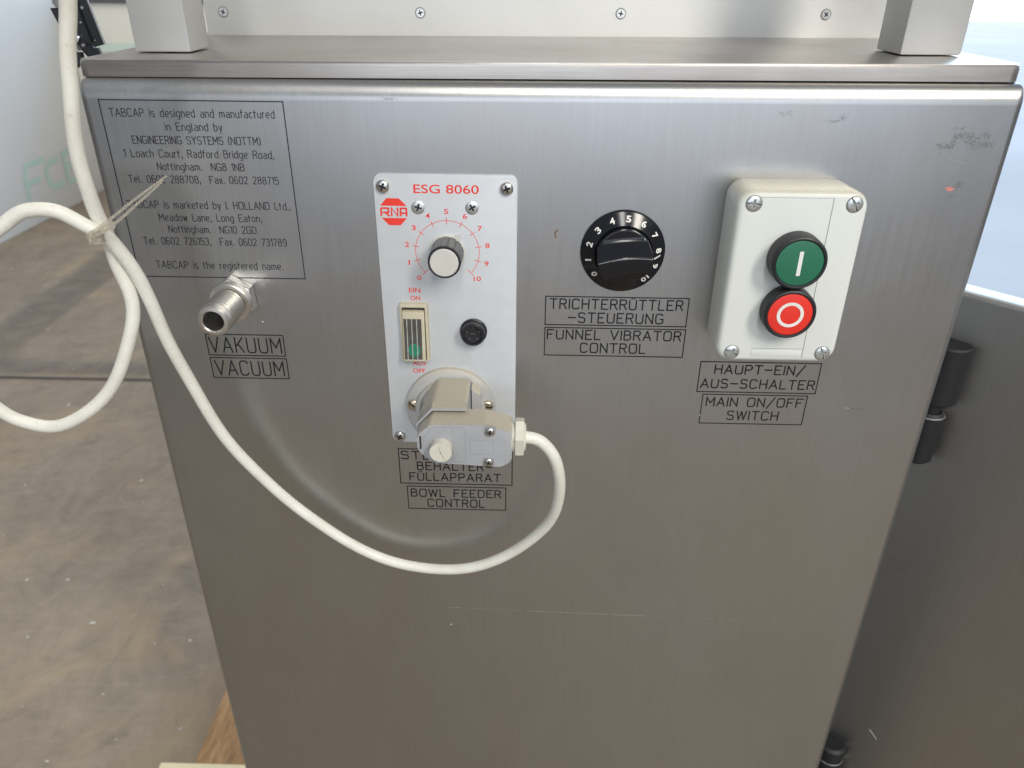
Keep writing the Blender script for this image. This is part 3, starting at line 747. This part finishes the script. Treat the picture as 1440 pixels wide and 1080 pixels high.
for (cx, cy, r_, zt, zb, zw, lab) in ((.2885, .060, .0100, .2745, .316, .2770, 'narrow black hinge knuckle under the wide one'), (.2935, .060, .0118, .634, .70, .6515, 'lowest black hinge knuckle')):
    bm = bmesh.new(); vcyl(bm, (cx, cy), r_, CAM_H - zb, CAM_H - zt, bev=.0025)
    if zt < .5: vcyl(bm, (cx, cy), .0060, CAM_H - zt - .001, CAM_H - zt + .0078)
    obj('hinge', bm, 'hinge_black', door, label=lab)
    bm = bmesh.new(); vcyl(bm, (cx, cy), r_ + .0003, CAM_H - zw - .0005, CAM_H - zw + .0005, bev=.0002); obj('hinge_washer', bm, 'steel_dark', door)

# ================================================================== BOWL FEEDER CONTROLLER
es = empty('control_panel_module', P(-46, -185, 0), 'tall light grey bowl feeder control plate with red printing', 'control panel')
bm = bmesh.new(); prism(bm, rrect(-85.1, -6.5, -270.5, -98.6, 4.3), 0, 1.6, .25, 2)
plate = obj('face_plate', bm, 'esg', es)
bm = bmesh.new(); prism(bm, rrect(-82, -9.5, -268, -100.2, 3), -.3, .02); obj('gasket', bm, 'recess', es)
for x, z, r0 in ((-80.1, -105.3, 20), (-12.4, -105.7, 70), (-80.4, -266.0, 30), (-11.8, -265.8, 10)):
    screw(plate, x, z, 1.6, r0, 'pan', 3.7, 2.0, 'screw')
for x, z, r0 in ((-61.4, -116.8, 15), (-31.5, -116.6, 60)):
    screw(plate, x, z, 1.6, r0, 'csk', 3.7, .5, 'zinc', flat=True)
D1 = 1.66
bm = bmesh.new(); font_fit(bm, 'ESG 8060', -63.4, -27.6, -108.9, -104.0, D1, .008); obj('printed_title', bm, 'red_ink', plate, smooth=False)
bm = bmesh.new()
prism(bm, [(-82.3, -116.0), (-67.6, -116.1), (-71.7, -111.9), (-78.6, -111.8)], 1.605, D1)
prism(bm, [(-81.9, -122.9), (-67.8, -122.9), (-71.6, -127.0), (-78.0, -127.0)], 1.605, D1)
for i, (k, st) in enumerate([(L_, [(-82.0, -121.9), (-82.0, -117.3)]), (C_, [(-81.9, -117.4), (-77.9, -117.4), (-77.9, -119.8), (-81.2, -119.8)]), (L_, [(-79.6, -119.8), (-77.4, -121.9)]),
                  (L_, [(-76.2, -121.9), (-76.2, -117.2), (-72.8, -121.7), (-72.8, -117.0)]),
                  (C_, [(-71.2, -121.9), (-71.2, -117.4), (-67.9, -117.4), (-67.9, -121.9)]), (L_, [(-70.9, -120.1), (-68.1, -120.1)])]):
    q = rounded(st, .5) if k == C_ else st
    ribbon(bm, [(a, b) for a, b in q], 1.0, D1 + .006 * i)
obj('logo', bm, 'red_ink', plate, smooth=False)
KX, KZ, KR = -45.9, -142.0, 18.1
bm = bmesh.new()
arc = [(KX + KR * math.sin(R(a)), KZ + KR * math.cos(R(a))) for a in range(-133, 134, 3)]
ribbon(bm, arc, .30, D1)
for n in range(11):
    a = R((n - 5) * 26.7); s, c = math.sin(a), math.cos(a)
    ribbon(bm, [(KX + 16.0 * s - (0 if n not in (0, 10) else 0), KZ + 16.0 * c), (KX + 19.9 * s, KZ + 19.9 * c)] if n in (1, 2, 8, 9, 3, 4, 5, 6, 7) else [(KX + 15.2 * s, KZ + 15.2 * c), (KX + 20.2 * s, KZ + 20.2 * c)], .34, D1 + .01)
    # numerals
    rr_ = 23.1; cx, cz = KX + rr_ * s, KZ + rr_ * c; hw = (1.25, .42)[n == 1]; hw = 2.1 if n == 10 else hw
    font_fit(bm, str(n), cx - hw, cx + hw, cz - 1.45, cz + 1.45, D1, .012)
obj('printed_scale', bm, 'red_ink', plate, smooth=False)
bm = bmesh.new()
font_fit(bm, 'EIN', -69.1, -62.5, -167.0, -164.1, D1, .012); font_fit(bm, 'ON', -68.6, -62.8, -172.0, -169.0, D1, .012)
obj('printed_word', bm, 'red_ink', plate, smooth=False)
bm = bmesh.new()
font_fit(bm, 'AUS', -69.5, -61.4, -214.6, -211.6, D1, .012); font_fit(bm, 'OFF', -69.6, -62.0, -219.8, -216.9, D1, .012)
obj('printed_word', bm, 'red_ink', plate, smooth=False)

# knob
bm = bmesh.new(); lathe(bm, KX, KZ, [(10.4, 1.6), (10.4, 2.6), (9.4, 3.2), (0, 3.2)])
a = R(36); tip = (KX + 13.2 * math.sin(a), KZ + 13.2 * math.cos(a))
prism(bm, [tip, (KX + 9.6 * math.sin(a - .34), KZ + 9.6 * math.cos(a - .34)), (KX + 9.6 * math.sin(a + .34), KZ + 9.6 * math.cos(a + .34))], 1.65, 3.0)
kb = obj('knob', bm, 'cap_white', es, label='ribbed grey knob with pale flat cap')
bm = bmesh.new()
def gear(n, r0, dr, per=8):
    out = []
    for i in range(n * per):
        t = i / per; ph = t - int(t); rr_ = r0 - dr * (1.0 if ph > .78 else 0.0)
        out.append((KX + rr_ * math.cos(2 * math.pi * t / n), KZ + rr_ * math.sin(2 * math.pi * t / n)))
    return out
prism(bm, gear(13, 9.5, .55), 3.2, 18.4, .5, 2, .955)
obj('knob_grip', bm, 'knob_grey', kb, angle=30)
bm = bmesh.new(); prism(bm, gear(13, 9.15, .35), 18.4, 19.9, .35, 2, .99); obj('knob_rim', bm, 'black', kb, angle=30)
bm = bmesh.new(); lathe(bm, KX, KZ, [(7.9, 19.6), (7.9, 20.4), (7.5, 20.75), (0, 20.85)], 64); obj('knob_cap', bm, 'cap_white', kb)

# rocker switch
bm = bmesh.new()
outer = rrect(-75.4, -58.2, -211.0, -172.9, 1.8, 5); inner = rrect(-73.6, -60.0, -209.6, -175.3, .8, 5)
va = [bm.verts.new(P(x, z, 1.6)) for x, z in outer]; vb = [bm.verts.new(P(x, z, 4.2)) for x, z in rrect(-75.0, -58.6, -210.7, -173.3, 1.6, 5)]
vc = [bm.verts.new(P(x, z, 4.6)) for x, z in inner]; vd = [bm.verts.new(P(x, z, 1.7)) for x, z in inner]
for A_, B_ in ((va, vb), (vb, vc), (vc, vd)):
    for i in range(len(A_)): bm.faces.new((A_[i], A_[(i + 1) % len(A_)], B_[(i + 1) % len(A_)], B_[i]))
rk = obj('rocker_switch', bm, 'beige', es, label='yellowed rocker switch with smoked ribbed lens')
bm = bmesh.new(); prism(bm, inner, 1.55, 1.85); obj('switch_well', bm, 'rocker_dark', rk, smooth=False)
bm = bmesh.new()
pr = [(-177.6, 3.2), (-178.2, 5.4), (-193, 5.9), (-208.6, 8.1), (-209.3, 7.5), (-209.3, 2.0), (-177.6, 2.0)]
def xprism(bm, prof, x0, x1, bev=.0):
    a = [bm.verts.new(P(x0, z, d)) for z, d in prof]; b = [bm.verts.new(P(x1, z, d)) for z, d in prof]
    bm.faces.new(a); bm.faces.new(b)
    for i in range(len(prof)): bm.faces.new((a[i], a[(i + 1) % len(prof)], b[(i + 1) % len(prof)], b[i]))
    if bev: bmesh.ops.bevel(bm, geom=[e for e in bm.edges], offset=bev * .001, segments=2, profile=.5, affect='EDGES')
xprism(bm, pr, -73.4, -60.5, .3)
obj('rocker', bm, 'beige', rk)
def rd(z):
    if z > -193: return 5.4 + (z + 178.2) / (-193 + 178.2) * .5
    return 5.9 + (z + 193) / (-209 + 193) * 2.3
bm = bmesh.new()
xprism(bm, [(-182.2, rd(-182.2) + .05), (-193, 6.0), (-207.6, rd(-207.6) + .06), (-207.6, rd(-207.6) - .8), (-193, 5.2), (-182.2, 4.7)], -72.9, -62.3)
obj('switch_lens', bm, 'lens', rk, smooth=False)
bm = bmesh.new()
for cx in (-70.9, -68.0, -65.1):
    xprism(bm, [(-181.6, rd(-181.6) + .1), (-193, 6.5), (-208.4, rd(-208.4) + .5), (-208.4, rd(-208.4) - .2), (-193, 5.6), (-181.6, 5.0)], cx - .26, cx + .26)
obj('lens_rib', bm, 'lens_rib', rk, smooth=False)
bm = bmesh.new()
cs = [bm.verts.new(P(-67.0 + 3.6 * math.cos(t * .2618), -201.9 + 4.2 * math.sin(t * .2618), rd(-201.9 + 4.2 * math.sin(t * .2618)) + .12)) for t in range(24)]; bm.faces.new(cs)
obj('indicator_lamp', bm, 'lens_green', rk, smooth=False)

# fuse holder
bm = bmesh.new(); lathe(bm, -31.8, -190.9, [(8.1, 1.6), (8.1, 3.0), (7.6, 3.4), (7.3, 3.4), (7.15, 7.6), (6.6, 8.2), (5.6, 8.2), (5.3, 6.4), (2.3, 6.0), (0, 6.0)])
fh = obj('fuse_holder', bm, 'black', es, label='round black fuse holder')
bm = bmesh.new()
for i in range(5):
    a = R(20 + 72 * i); lathe(bm, -31.8 + 4.0 * math.cos(a), -190.9 + 4.0 * math.sin(a), [(.8, 6.1), (.7, 7.0), (0, 7.2)], 8)
boxp(bm, -33.6, -30.0, -191.25, -190.55, 6.0, 6.7, .1)
obj('fuse_cap_detail', bm, 'knob_grey', fh)

# socket
bm = bmesh.new(); lathe(bm, -46.6, -243.3, [(27.9, 1.6), (27.9, 4.6), (26.9, 5.6), (22.4, 7.0), (21.6, 10.0), (19.6, 10.6), (18.6, 10.2), (18.2, 6.8), (0, 6.8)], 72)
sk = obj('socket', bm, 'socket', es, label='round dusty grey connector socket')
bm = bmesh.new(); prism(bm, [(-32.6, -222.5), (-27.2, -226.2), (-27.0, -246.0), (-32.6, -246.0)], 6.8, 17.0, .3); obj('socket_guide', bm, 'socket', sk)
for x, z, a in ((-69.6, -239.8, 40), (-23.8, -239.6, 5)): screw(sk, x, z, 6.0, a, 'slot', 3.8, 2.4, 'brass', slot=True)

# ================================================================== CABLE WITH PLUG
cp = empty('plug_and_cable', P(-40, -240, 40), 'off-white cable with grey angled plug, looping out past the left edge', 'cable')
cab = [(-6.0, -234.2, 50.0), (-0.0, -234.2, 50.0), (9.7, -237.4, 50.5), (18.7, -251.2, 49.0), (22.0, -277.2, 42.0), (15.5, -312.5, 30.0), (-7.2, -345.8, 20.0), (-41.5, -365.1, 15.0), (-78.9, -366.3, 12.0), (-115.0, -350.5, 11.0), (-145.8, -323.0, 12.0), (-168.4, -294.1, 15.0), (-183.4, -263.2, 20.0), (-193.5, -226.3, 27.0), (-198.6, -192.0, 35.0), (-200.4, -159.4, 44.0), (-203.0, -133.5, 52.0), (-207.4, -118.6, 57.0), (-212.9, -112.7, 60.0), (-222.7, -106.3, 62.0), (-232.3, -102.8, 64.0), (-241.9, -104.4, 66.0), (-254.1, -111.3, 68.0), (-277.8, -129.1, 70.0), (-297.4, -155.0, 70.0), (-299.2, -188.3, 68.0), (-287.3, -215.1, 64.0), (-276.3, -224.2, 62.0), (-259.1, -225.7, 62.0), (-240.4, -217.6, 61.0), (-225.3, -202.2, 58.0), (-214.3, -182.2, 55.0), (-208.1, -162.4, 51.0), (-207.9, -145.5, 50.0), (-209.9, -131.2, 51.0), (-210.6, -115.2, 53.0), (-210.9, -101.4, 57.0), (-210.3, -84.4, 61.0), (-206.9, -65.3, 64.0), (-203.3, -47.1, 64.0), (-199.0, -29.7, 65.0), (-194.7, -13.3, 66.0), (-189.7, 2.3, 68.0), (-179.5, 35.7, 70.0), (-150, 130, 75.0)]
path = smooth_path(catmull([P(*c) for c in cab], 8), 6)
for i_, q_ in enumerate(path): q_ += Vector((math.sin(i_ * .37) + math.sin(i_ * .151 + 1), math.sin(i_ * .29 + 2), math.cos(i_ * .41) + math.sin(i_ * .17))) * .00028
bm = bmesh.new(); tube(bm, path, .00350, 20); obj('cable', bm, 'cable', cp, angle=80)
PB = [(-60.3, -229.5), (-52.5, -222.4), (-22, -222.2), (-7.3, -226.4), (-7.1, -246), (-13.3, -249.9), (-52.1, -247.9), (-60.6, -239.2)]
bm = bmesh.new(); prism(bm, softpoly(PB, 1.6), 40.5, 56.6, .25); 
plug = obj('plug_body', bm, 'plug', cp)
bm = bmesh.new(); prism(bm, softpoly([(-60.1, -229.4), (-52.4, -222.6), (-22.2, -222.4), (-7.6, -226.5), (-7.4, -245.9), (-13.4, -249.7), (-52.0, -247.7), (-60.4, -239.2)], 1.6), 56.75, 58.2, .6, 3)
obj('plug_cover', bm, 'plug', plug)
bm = bmesh.new(); prism(bm, softpoly([(-62.0, -229.8), (-53.0, -219.7), (-33.2, -219.4), (-33.0, -247.0), (-53.0, -249.0), (-62.0, -243)], 2.2), 9.0, 42.2, .4)
obj('plug_neck', bm, 'plug', plug)
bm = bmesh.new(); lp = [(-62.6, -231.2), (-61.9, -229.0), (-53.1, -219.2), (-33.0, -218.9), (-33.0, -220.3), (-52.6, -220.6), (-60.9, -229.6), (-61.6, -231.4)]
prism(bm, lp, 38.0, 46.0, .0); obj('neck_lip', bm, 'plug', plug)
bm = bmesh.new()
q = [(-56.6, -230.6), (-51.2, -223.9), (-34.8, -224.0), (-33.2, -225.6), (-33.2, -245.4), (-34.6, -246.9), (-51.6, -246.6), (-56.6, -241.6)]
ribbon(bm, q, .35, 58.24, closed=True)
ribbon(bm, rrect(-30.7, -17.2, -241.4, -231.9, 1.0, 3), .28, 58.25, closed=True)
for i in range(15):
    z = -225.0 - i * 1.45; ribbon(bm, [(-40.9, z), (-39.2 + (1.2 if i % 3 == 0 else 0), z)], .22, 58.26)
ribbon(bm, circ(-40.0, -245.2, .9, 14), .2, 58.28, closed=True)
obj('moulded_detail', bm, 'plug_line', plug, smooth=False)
bm = bmesh.new(); prism(bm, rrect(-58.9, -57.9, -238.6, -229.9, .2, 2), 58.0, 58.3); obj('slot', bm, 'recess', plug, smooth=False)
bm = bmesh.new()
KC = (-46.7, -237.3)
pts = []
for i in range(96):
    a = 2 * math.pi * i / 96; rr_ = 6.1 + .13 * math.cos(32 * a); pts.append((KC[0] + rr_ * math.cos(a), KC[1] + rr_ * math.sin(a)))
prism(bm, pts, 58.2, 63.6, .35, 2)
obj('adjusting_knob', bm, 'nut', plug, angle=60)
bm = bmesh.new(); ribbon(bm, [(KC[0] - .9, KC[1] + 3.6), (KC[0], KC[1]), (KC[0] + 1.9, KC[1] - 4.2)], .28, 63.66); lathe(bm, KC[0], KC[1], [(.5, 63.6), (.5, 63.75), (0, 63.75)], 12)
obj('knob_slot', bm, 'plug_line', plug, smooth=False)
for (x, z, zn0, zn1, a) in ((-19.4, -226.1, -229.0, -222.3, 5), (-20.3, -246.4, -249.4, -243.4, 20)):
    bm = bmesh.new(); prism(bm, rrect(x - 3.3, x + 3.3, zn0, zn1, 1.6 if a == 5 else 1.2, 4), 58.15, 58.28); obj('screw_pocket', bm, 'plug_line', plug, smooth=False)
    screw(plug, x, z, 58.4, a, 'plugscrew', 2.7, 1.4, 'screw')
# gland
def xlathe(bm, prof, cz, cd, n=32, ph=0):
    rings = [[bm.verts.new(P(x, cz + r * math.sin(2 * math.pi * i / n + ph), cd + r * math.cos(2 * math.pi * i / n + ph))) for i in range(n)] for x, r in prof]
    for a, b in zip(rings, rings[1:]):
        for i in range(n): bm.faces.new((a[i], a[(i + 1) % n], b[(i + 1) % n], b[i]))
    bm.faces.new(rings[0]); bm.faces.new(rings[-1])
bm = bmesh.new(); xlathe(bm, [(-8, 8.6), (-6.9, 8.6), (-6.7, 9.0), (-6.2, 9.0), (-6.0, 8.4), (-4, 8.4)], -235.2, 48.5); obj('gland_thread', bm, 'nut', cp)
bm = bmesh.new(); xlathe(bm, [(-5.6, 10.6), (-5.2, 11.3), (-.9, 11.3), (-.4, 10.7)], -235.0, 48.5, 6, 0.35); 
xlathe(bm, [(-.41, 8.3), (0.5, 7.6), (.9, 4.4)], -235.0, 48.8, 24)
obj('gland_nut', bm, 'nut', cp, smooth=False)

# zip tie
zt = empty('cable_tie', P(-208, -114, 56), 'clear nylon cable tie with two long tails, binding the crossing cables', 'cable tie')
bm = bmesh.new()
c0 = P(-209.2, -116.5, 56); ring = []
ax = Vector((.80, .0, -.60)).normalized()     # ring lies round both strands
u = Vector((.62, 0.0, .80)).normalized(); v = Vector((0, 1, 0))
for i in range(33):
    a = 2 * math.pi * i / 32; ring.append(c0 + u * (.0052 * math.cos(a)) + v * (.0078 * math.sin(a)))
tube(bm, ring, .0013, 10, 1.0, False); 
obj('tie_loop', bm, 'tie', zt)
bm = bmesh.new(); box(bm, c0 + Vector((-.0035, -.0108, -.0030)), c0 + Vector((.0035, -.0062, .0030)), .0008); obj('tie_head', bm, 'tie', zt)
for k, pts in enumerate(([(-210.1, -113.7, 66.0), (-198.8, -106.7, 69.0), (-184.6, -97.0, 71.0), (-173.9, -90.1, 72.0), (-164.6, -84.2, 73.0)], [(-209.7, -115.9, 66.5), (-196.9, -108.7, 69.5), (-182.4, -98.2, 71.5), (-171.5, -90.2, 73), (-165.9, -85.8, 74.0)])):
    sm = catmull([P(*c) for c in pts], 6); bm = bmesh.new()
    t = (sm[-1] - sm[0]).normalized(); nn = t.cross(Vector((0, 1, 0))).normalized(); rings = []
    for i, p_ in enumerate(sm):
        w2 = .00085 * (1 - .55 * i / len(sm)); th = .00045
        rings.append([bm.verts.new(p_ + nn * a * w2 + Vector((0, b * th, 0))) for a, b in ((-1, -1), (1, -1), (1, 1), (-1, 1))])
    for a, b in zip(rings, rings[1:]):
        for i in range(4): bm.faces.new((a[i], a[(i + 1) % 4], b[(i + 1) % 4], b[i]))
    bm.faces.new(rings[0]); bm.faces.new(rings[-1]); obj('tie_tail', bm, 'tie', zt)

# ================================================================== VACUUM NOZZLE
NX, NZ = -171.8, -171.6
vn = empty('hose_nozzle', P(NX, NZ, 0), 'turned metal hose nozzle above the VAKUUM label', 'nozzle')
bm = bmesh.new()
hx = [(NX + 13.2 * math.cos(R(60 * i + 34)), NZ + 13.2 * math.sin(R(60 * i + 34))) for i in range(6)]
prism(bm, hx, .4, 7.5, .8, 2); obj('hex_nut', bm, 'turned', vn, angle=25)
bm = bmesh.new()
prof = [(11.9, 7.5), (11.9, 12.4), (11.3, 13.0)]
d = 13.0
for i in range(6):
    prof += [(7.4, d + .1), (7.4, d + .9), (9.3, d + 1.1), (8.7, d + 3.0), (8.1, d + 3.2)]; d += 3.25
prof += [(8.3, d + .1), (8.3, d + .9), (8.9, d + 1.1), (8.9, 37.0), (8.0, 38.2), (6.4, 38.4), (5.75, 37.6), (5.7, 14), (0, 14)]
lathe(bm, NX, NZ, prof, 56); obj('barbed_tube', bm, 'turned', vn, angle=25)
bm = bmesh.new(); lathe(bm, NX, NZ, [(5.6, 20), (0, 20.01)], 32); obj('tube_bore', bm, 'gloss', vn)

# ================================================================== FUNNEL VIBRATOR DIAL
DX, DZ = 53.3, -140.6
dl = empty('rotary_dial', P(DX, DZ, 0), 'glossy black rotary dial numbered 0 to 10 above the funnel vibrator label', 'dial')
bm = bmesh.new(); lathe(bm, DX, DZ, [(23.6, .1), (23.9, .6), (23.6, 1.3), (23.0, 1.7), (16.4, 5.6), (15.9, 5.2), (15.7, 5.0), (0, 5.0)], 96)
sk2 = obj('dial_skirt', bm, 'gloss', dl, angle=50)
bm = bmesh.new(); n = 80; m = 22; grid = []
bd = R(6)
def hd(u, v):   # grip height over the dial: scooped above the crest, sloping away below it
    v -= 1.5 * (1 - (u / 15.4) ** 2)
    if v > 0:
        t = min(v / 9.0, 1); return 8.8 + 9.4 * (.62 * .5 * (1 + math.cos(math.pi * t)) + .38 * (1 - t) ** 2)
    t = min(-v / 15.5, 1); return 18.2 - 2.2 * t - 6.0 * t ** 3
CR = 15.4
for i in range(m + 1):
    rr_ = CR * (i / m) ** .8; row = []
    for k in range(n):
        a = 2 * math.pi * k / n; u_, v_ = rr_ * math.cos(a), rr_ * math.sin(a)
        x, z = u_ * math.cos(bd) - v_ * math.sin(bd), u_ * math.sin(bd) + v_ * math.cos(bd)
        row.append(bm.verts.new(P(DX + x, DZ + z, hd(u_, v_) - (0.5 if i == m else 0))))
        if i == 0: row = row * n; break
    grid.append(row)
for i in range(m):
    for k in range(n):
        q = []
        for v_ in (grid[i][k], grid[i][(k + 1) % n], grid[i + 1][(k + 1) % n], grid[i + 1][k]):
            if v_ not in q: q.append(v_)
        bm.faces.new(q)
rim = [bm.verts.new(P(DX + (CR + .15) * math.cos(2 * math.pi * k / n + bd), DZ + (CR + .15) * math.sin(2 * math.pi * k / n + bd), 4.9)) for k in range(n)]
for k in range(n): bm.faces.new((grid[m][k], grid[m][(k + 1) % n], rim[(k + 1) % n], rim[k]))
obj('dial_grip', bm, 'gloss', dl, angle=44)
bm = bmesh.new(); ribbon(bm, [(DX + u_ * math.cos(bd) - 1.5 * (1 - (u_ / 15.4) ** 2) * math.sin(bd), DZ + u_ * math.sin(bd) + 1.5 * (1 - (u_ / 15.4) ** 2) * math.cos(bd)) for u_ in range(-15, 16)], .22, 18.32); obj('crest_highlight', bm, 'zinc', dl, smooth=False)  # edge highlight along the crest, put in as a thin pale ribbon
def cone_map(phi, r0):
    er = Vector((math.sin(phi), 0, math.cos(phi))); et = Vector((math.cos(phi), 0, -math.sin(phi)))
    sl = (er * 6.6 + Vector((0, -3.9, 0)) * -1 * -1).normalized() if False else (er * 6.6 + Vector((0, 3.9, 0))).normalized()
    nn = et.cross(sl); nn = nn if nn.y < 0 else -nn
    dep = 1.7 + (23.0 - r0) / 6.6 * 3.9
    c = P(DX, DZ, dep) + er * r0 * .001
    return lambda x, z, d: c + et * x * .001 + sl * z * .001 + nn * d * .001
bm = bmesh.new()
for nmb in range(11):
    phi = R(4.5 + 26.6 * (nmb - 5)); hw = 1.4 if nmb != 1 else .5; hw = 2.3 if nmb == 10 else hw
    font_fit(bm, str(nmb), -hw, hw, -1.9, 1.9, .25, .028, cone_map(phi, 19.7))
obj('dial_numerals', bm, 'white_mark', sk2, smooth=False)
bm = bmesh.new(); mf = cone_map(R(96), 18.4); ribbon(bm, [(1.2, -2.2), (-1.2, 2.8)], .75, .28, mapf=mf); obj('pointer_mark', bm, 'white_mark', sk2, smooth=False)

# ================================================================== PUSH-BUTTON STATION
bs = empty('push_button_station', P(138.5, -145, 0), 'white plastic push button box with green start and red stop buttons', 'switch box')
bm = bmesh.new()
prof = [(0, 0, 2.6), (4, .3, 0.9), (14, .6, .4), (28.5, .5, 0.0), (30.6, 1.3, 0), (31.7, 2.4, 0), (32.0, 3.8, 0)]
rings = []
for d, ins, extra in prof:
    k = ins + extra
    rings.append([bm.verts.new(P(x, z, d)) for x, z in rrect(104.9 + k, 172.3 - k, -193.8 + k, -96.6 - k, max(9.5 - k * .6, 3), 10)])
for a, b in zip(rings, rings[1:]):
    for i in range(len(a)): bm.faces.new((a[i], a[(i + 1) % len(a)], b[(i + 1) % len(a)], b[i]))
bm.faces.new(rings[0]); bm.faces.new(rings[-1])
hb = obj('housing', bm, 'station', bs, angle=60)
bm = bmesh.new(); ribbon(bm, [(153.3, -100.4), (153.3, -190.2)], .38, 32.06); ribbon(bm, [(124.6, -184.6), (153.0, -184.6)], .22, 32.07)
ribbon(bm, [(110.5, -100.55), (153.0, -100.55)], .16, 32.08)
obj('cover_seam', bm, 'station_line', hb, smooth=False)
bm = bmesh.new(); boxp(bm, 125.0, 152.6, -189.2, -185.4, 31.9, 32.25, .12); 
obj('raised_bar', bm, 'station', hb)
for x, z, a, r_ in ((113.6, -103.8, 5, 3.9), (164.0, -103.6, 60, 3.9), (114.2, -187.2, 25, 3.9), (164.2, -187.0, 70, 3.9)):
    bm = bmesh.new(); lathe(bm, x, z, [(4.35, 31.95), (4.35, 32.06), (0, 32.07)], 28); obj('screw_recess', bm, 'station_line', hb, smooth=False)
    screw(hb, x, z, 32.0, a, 'station', 3.85, .55, 'zinc', flat=True, both=True)
def button(nm, lab, cx, cz, dtop, rout, colr):
    bm = bmesh.new()
    lathe(bm, cx, cz, [(rout - .6, 32.0), (rout, 32.6), (rout, dtop - 1.6), (rout - .5, dtop - .4), (rout - 1.3, dtop), (rout - 2.0, dtop - .2), (rout - 2.2, dtop - 1.2), (0, dtop - 1.2)], 72)
    b = obj(nm, bm, 'black_satin', bs, label=lab)
    bm = bmesh.new(); lathe(bm, cx, cz, [(rout - 2.25, dtop - 1.1), (rout - 2.35, dtop - .5), (rout - 3.0, dtop - .35), (0, dtop - .3)], 72); obj('button_face', bm, colr, b)
    return b
gb = button('push_button', 'green start button marked with a white bar', 138.7, -131.6, 42.5, 14.3, 'green')
bm = bmesh.new(); prism(bm, rrect(138.7 - 1.0, 138.7 + 1.0, -131.6 - 6.6, -131.6 + 6.4, .3, 2), 42.1, 42.3); obj('bar_mark', bm, 'white_mark', gb, smooth=False)
rb = button('push_button', 'red stop button marked with a white ring', 139.4, -160.6, 41.0, 14.0, 'red')
bm = bmesh.new(); ribbon(bm, circ(139.4, -160.6, 6.2, 48), 1.75, 40.82, closed=True); obj('ring_mark', bm, 'white_mark', rb, smooth=False)

# ================================================================== BLACK GUIDE BRACKET behind the corner
gbk = empty('guide_bracket', P(-290, -60, -120), 'black clamp bracket hanging behind the top left corner of the cabinet', 'bracket')
DB = -120
def pp(name, pts, d0, d1, mat, bev=.3):
    bm = bmesh.new(); prism(bm, pts, DB + d0, DB + d1, bev, 1); return obj(name, bm, mat, gbk, angle=30)
pp('side_plate', [(-310.5, -25.1), (-303.0, -24.6), (-301.0, -47.0), (-305.4, -41.0)], -6, -2, 'black_satin')
pp('face_plate', [(-292.8, -19.0), (-283.2, -18.6), (-278.1, -45.8), (-284.6, -47.4), (-289.5, -44.0), (-292.0, -38), (-293.6, -30)], 0, 3, 'black_satin')
pp('face_plate_edge', [(-283.1, -18.6), (-282.3, -18.6), (-277.4, -45.6), (-278.0, -45.8)], 2.0, 3.1, 'steel_dark', .1)
pp('arm', [(-299, -22), (-292.8, -20), (-293.3, -42), (-290.0, -42.5), (-284.8, -52.5), (-291.9, -54.5), (-297.5, -46.5), (-300, -35)], -4, -.2, 'black_satin')
pp('foot_block', [(-299.9, -50.6), (-294.3, -50.8), (-294.2, -54.8), (-297.9, -58.6), (-299.5, -60.5)], 0, 4, 'black_satin')
pp('catch', [(-286.0, -48.2), (-282.6, -47.9), (-281.6, -51.6), (-284.4, -52.4)], 0, 3, 'black_satin')
bm = bmesh.new(); lathe(bm, -295.8, -31, [(4.0, DB + .2), (4.0, DB + 3), (3.2, DB + 4), (0, DB + 4.4)], 24); obj('clamp_knob', bm, 'gloss', gbk)
bm = bmesh.new(); lathe(bm, -296.5, -42.5, [(2.8, DB), (2.6, DB + 2.6), (0, DB + 3)], 20); obj('bolt_head', bm, 'screw', gbk)
for bx_, bz_, br_ in ((-282.9, -43.4, .55), (-286.5, -24.5, 1.3), (-289.6, -33.0, .9), (-291.5, -46.5, 1.1)):
    bm = bmesh.new(); lathe(bm, bx_, bz_, [(br_, DB + 2.6), (br_ * .8, DB + 3.9), (0, DB + 4.2)], 12); obj('small_bolt', bm, 'steel_dark', gbk)
pp('inner_rib', [(-289.6, -20), (-288.6, -20), (-284.2, -44), (-285.4, -44.6)], 2.8, 4.2, 'gloss', .1)
pp('spacer', [(-300.5, -44.5), (-297.2, -45.5), (-294.6, -49.6), (-298.4, -50.2)], 0, 5, 'steel_dark', .3)
bm = bmesh.new(); tube(bm, [P(-303.8, -22.5, DB - 3), P(-304.2, 120, DB - 3)], .0016, 12); obj('threaded_rod', bm, 'screw', gbk)
bm = bmesh.new(); lathe(bm, -304, -21.6, [(3.6, DB - 5), (3.6, DB - 1), (0, DB - .8)], 6); obj('rod_nut', bm, 'screw', gbk)
bm = bmesh.new(); tube(bm, [P(-290, -22, DB - 4), P(-289, 120, DB - 4)], .0022, 12); obj('hanger_rod', bm, 'screw', gbk)

finish()
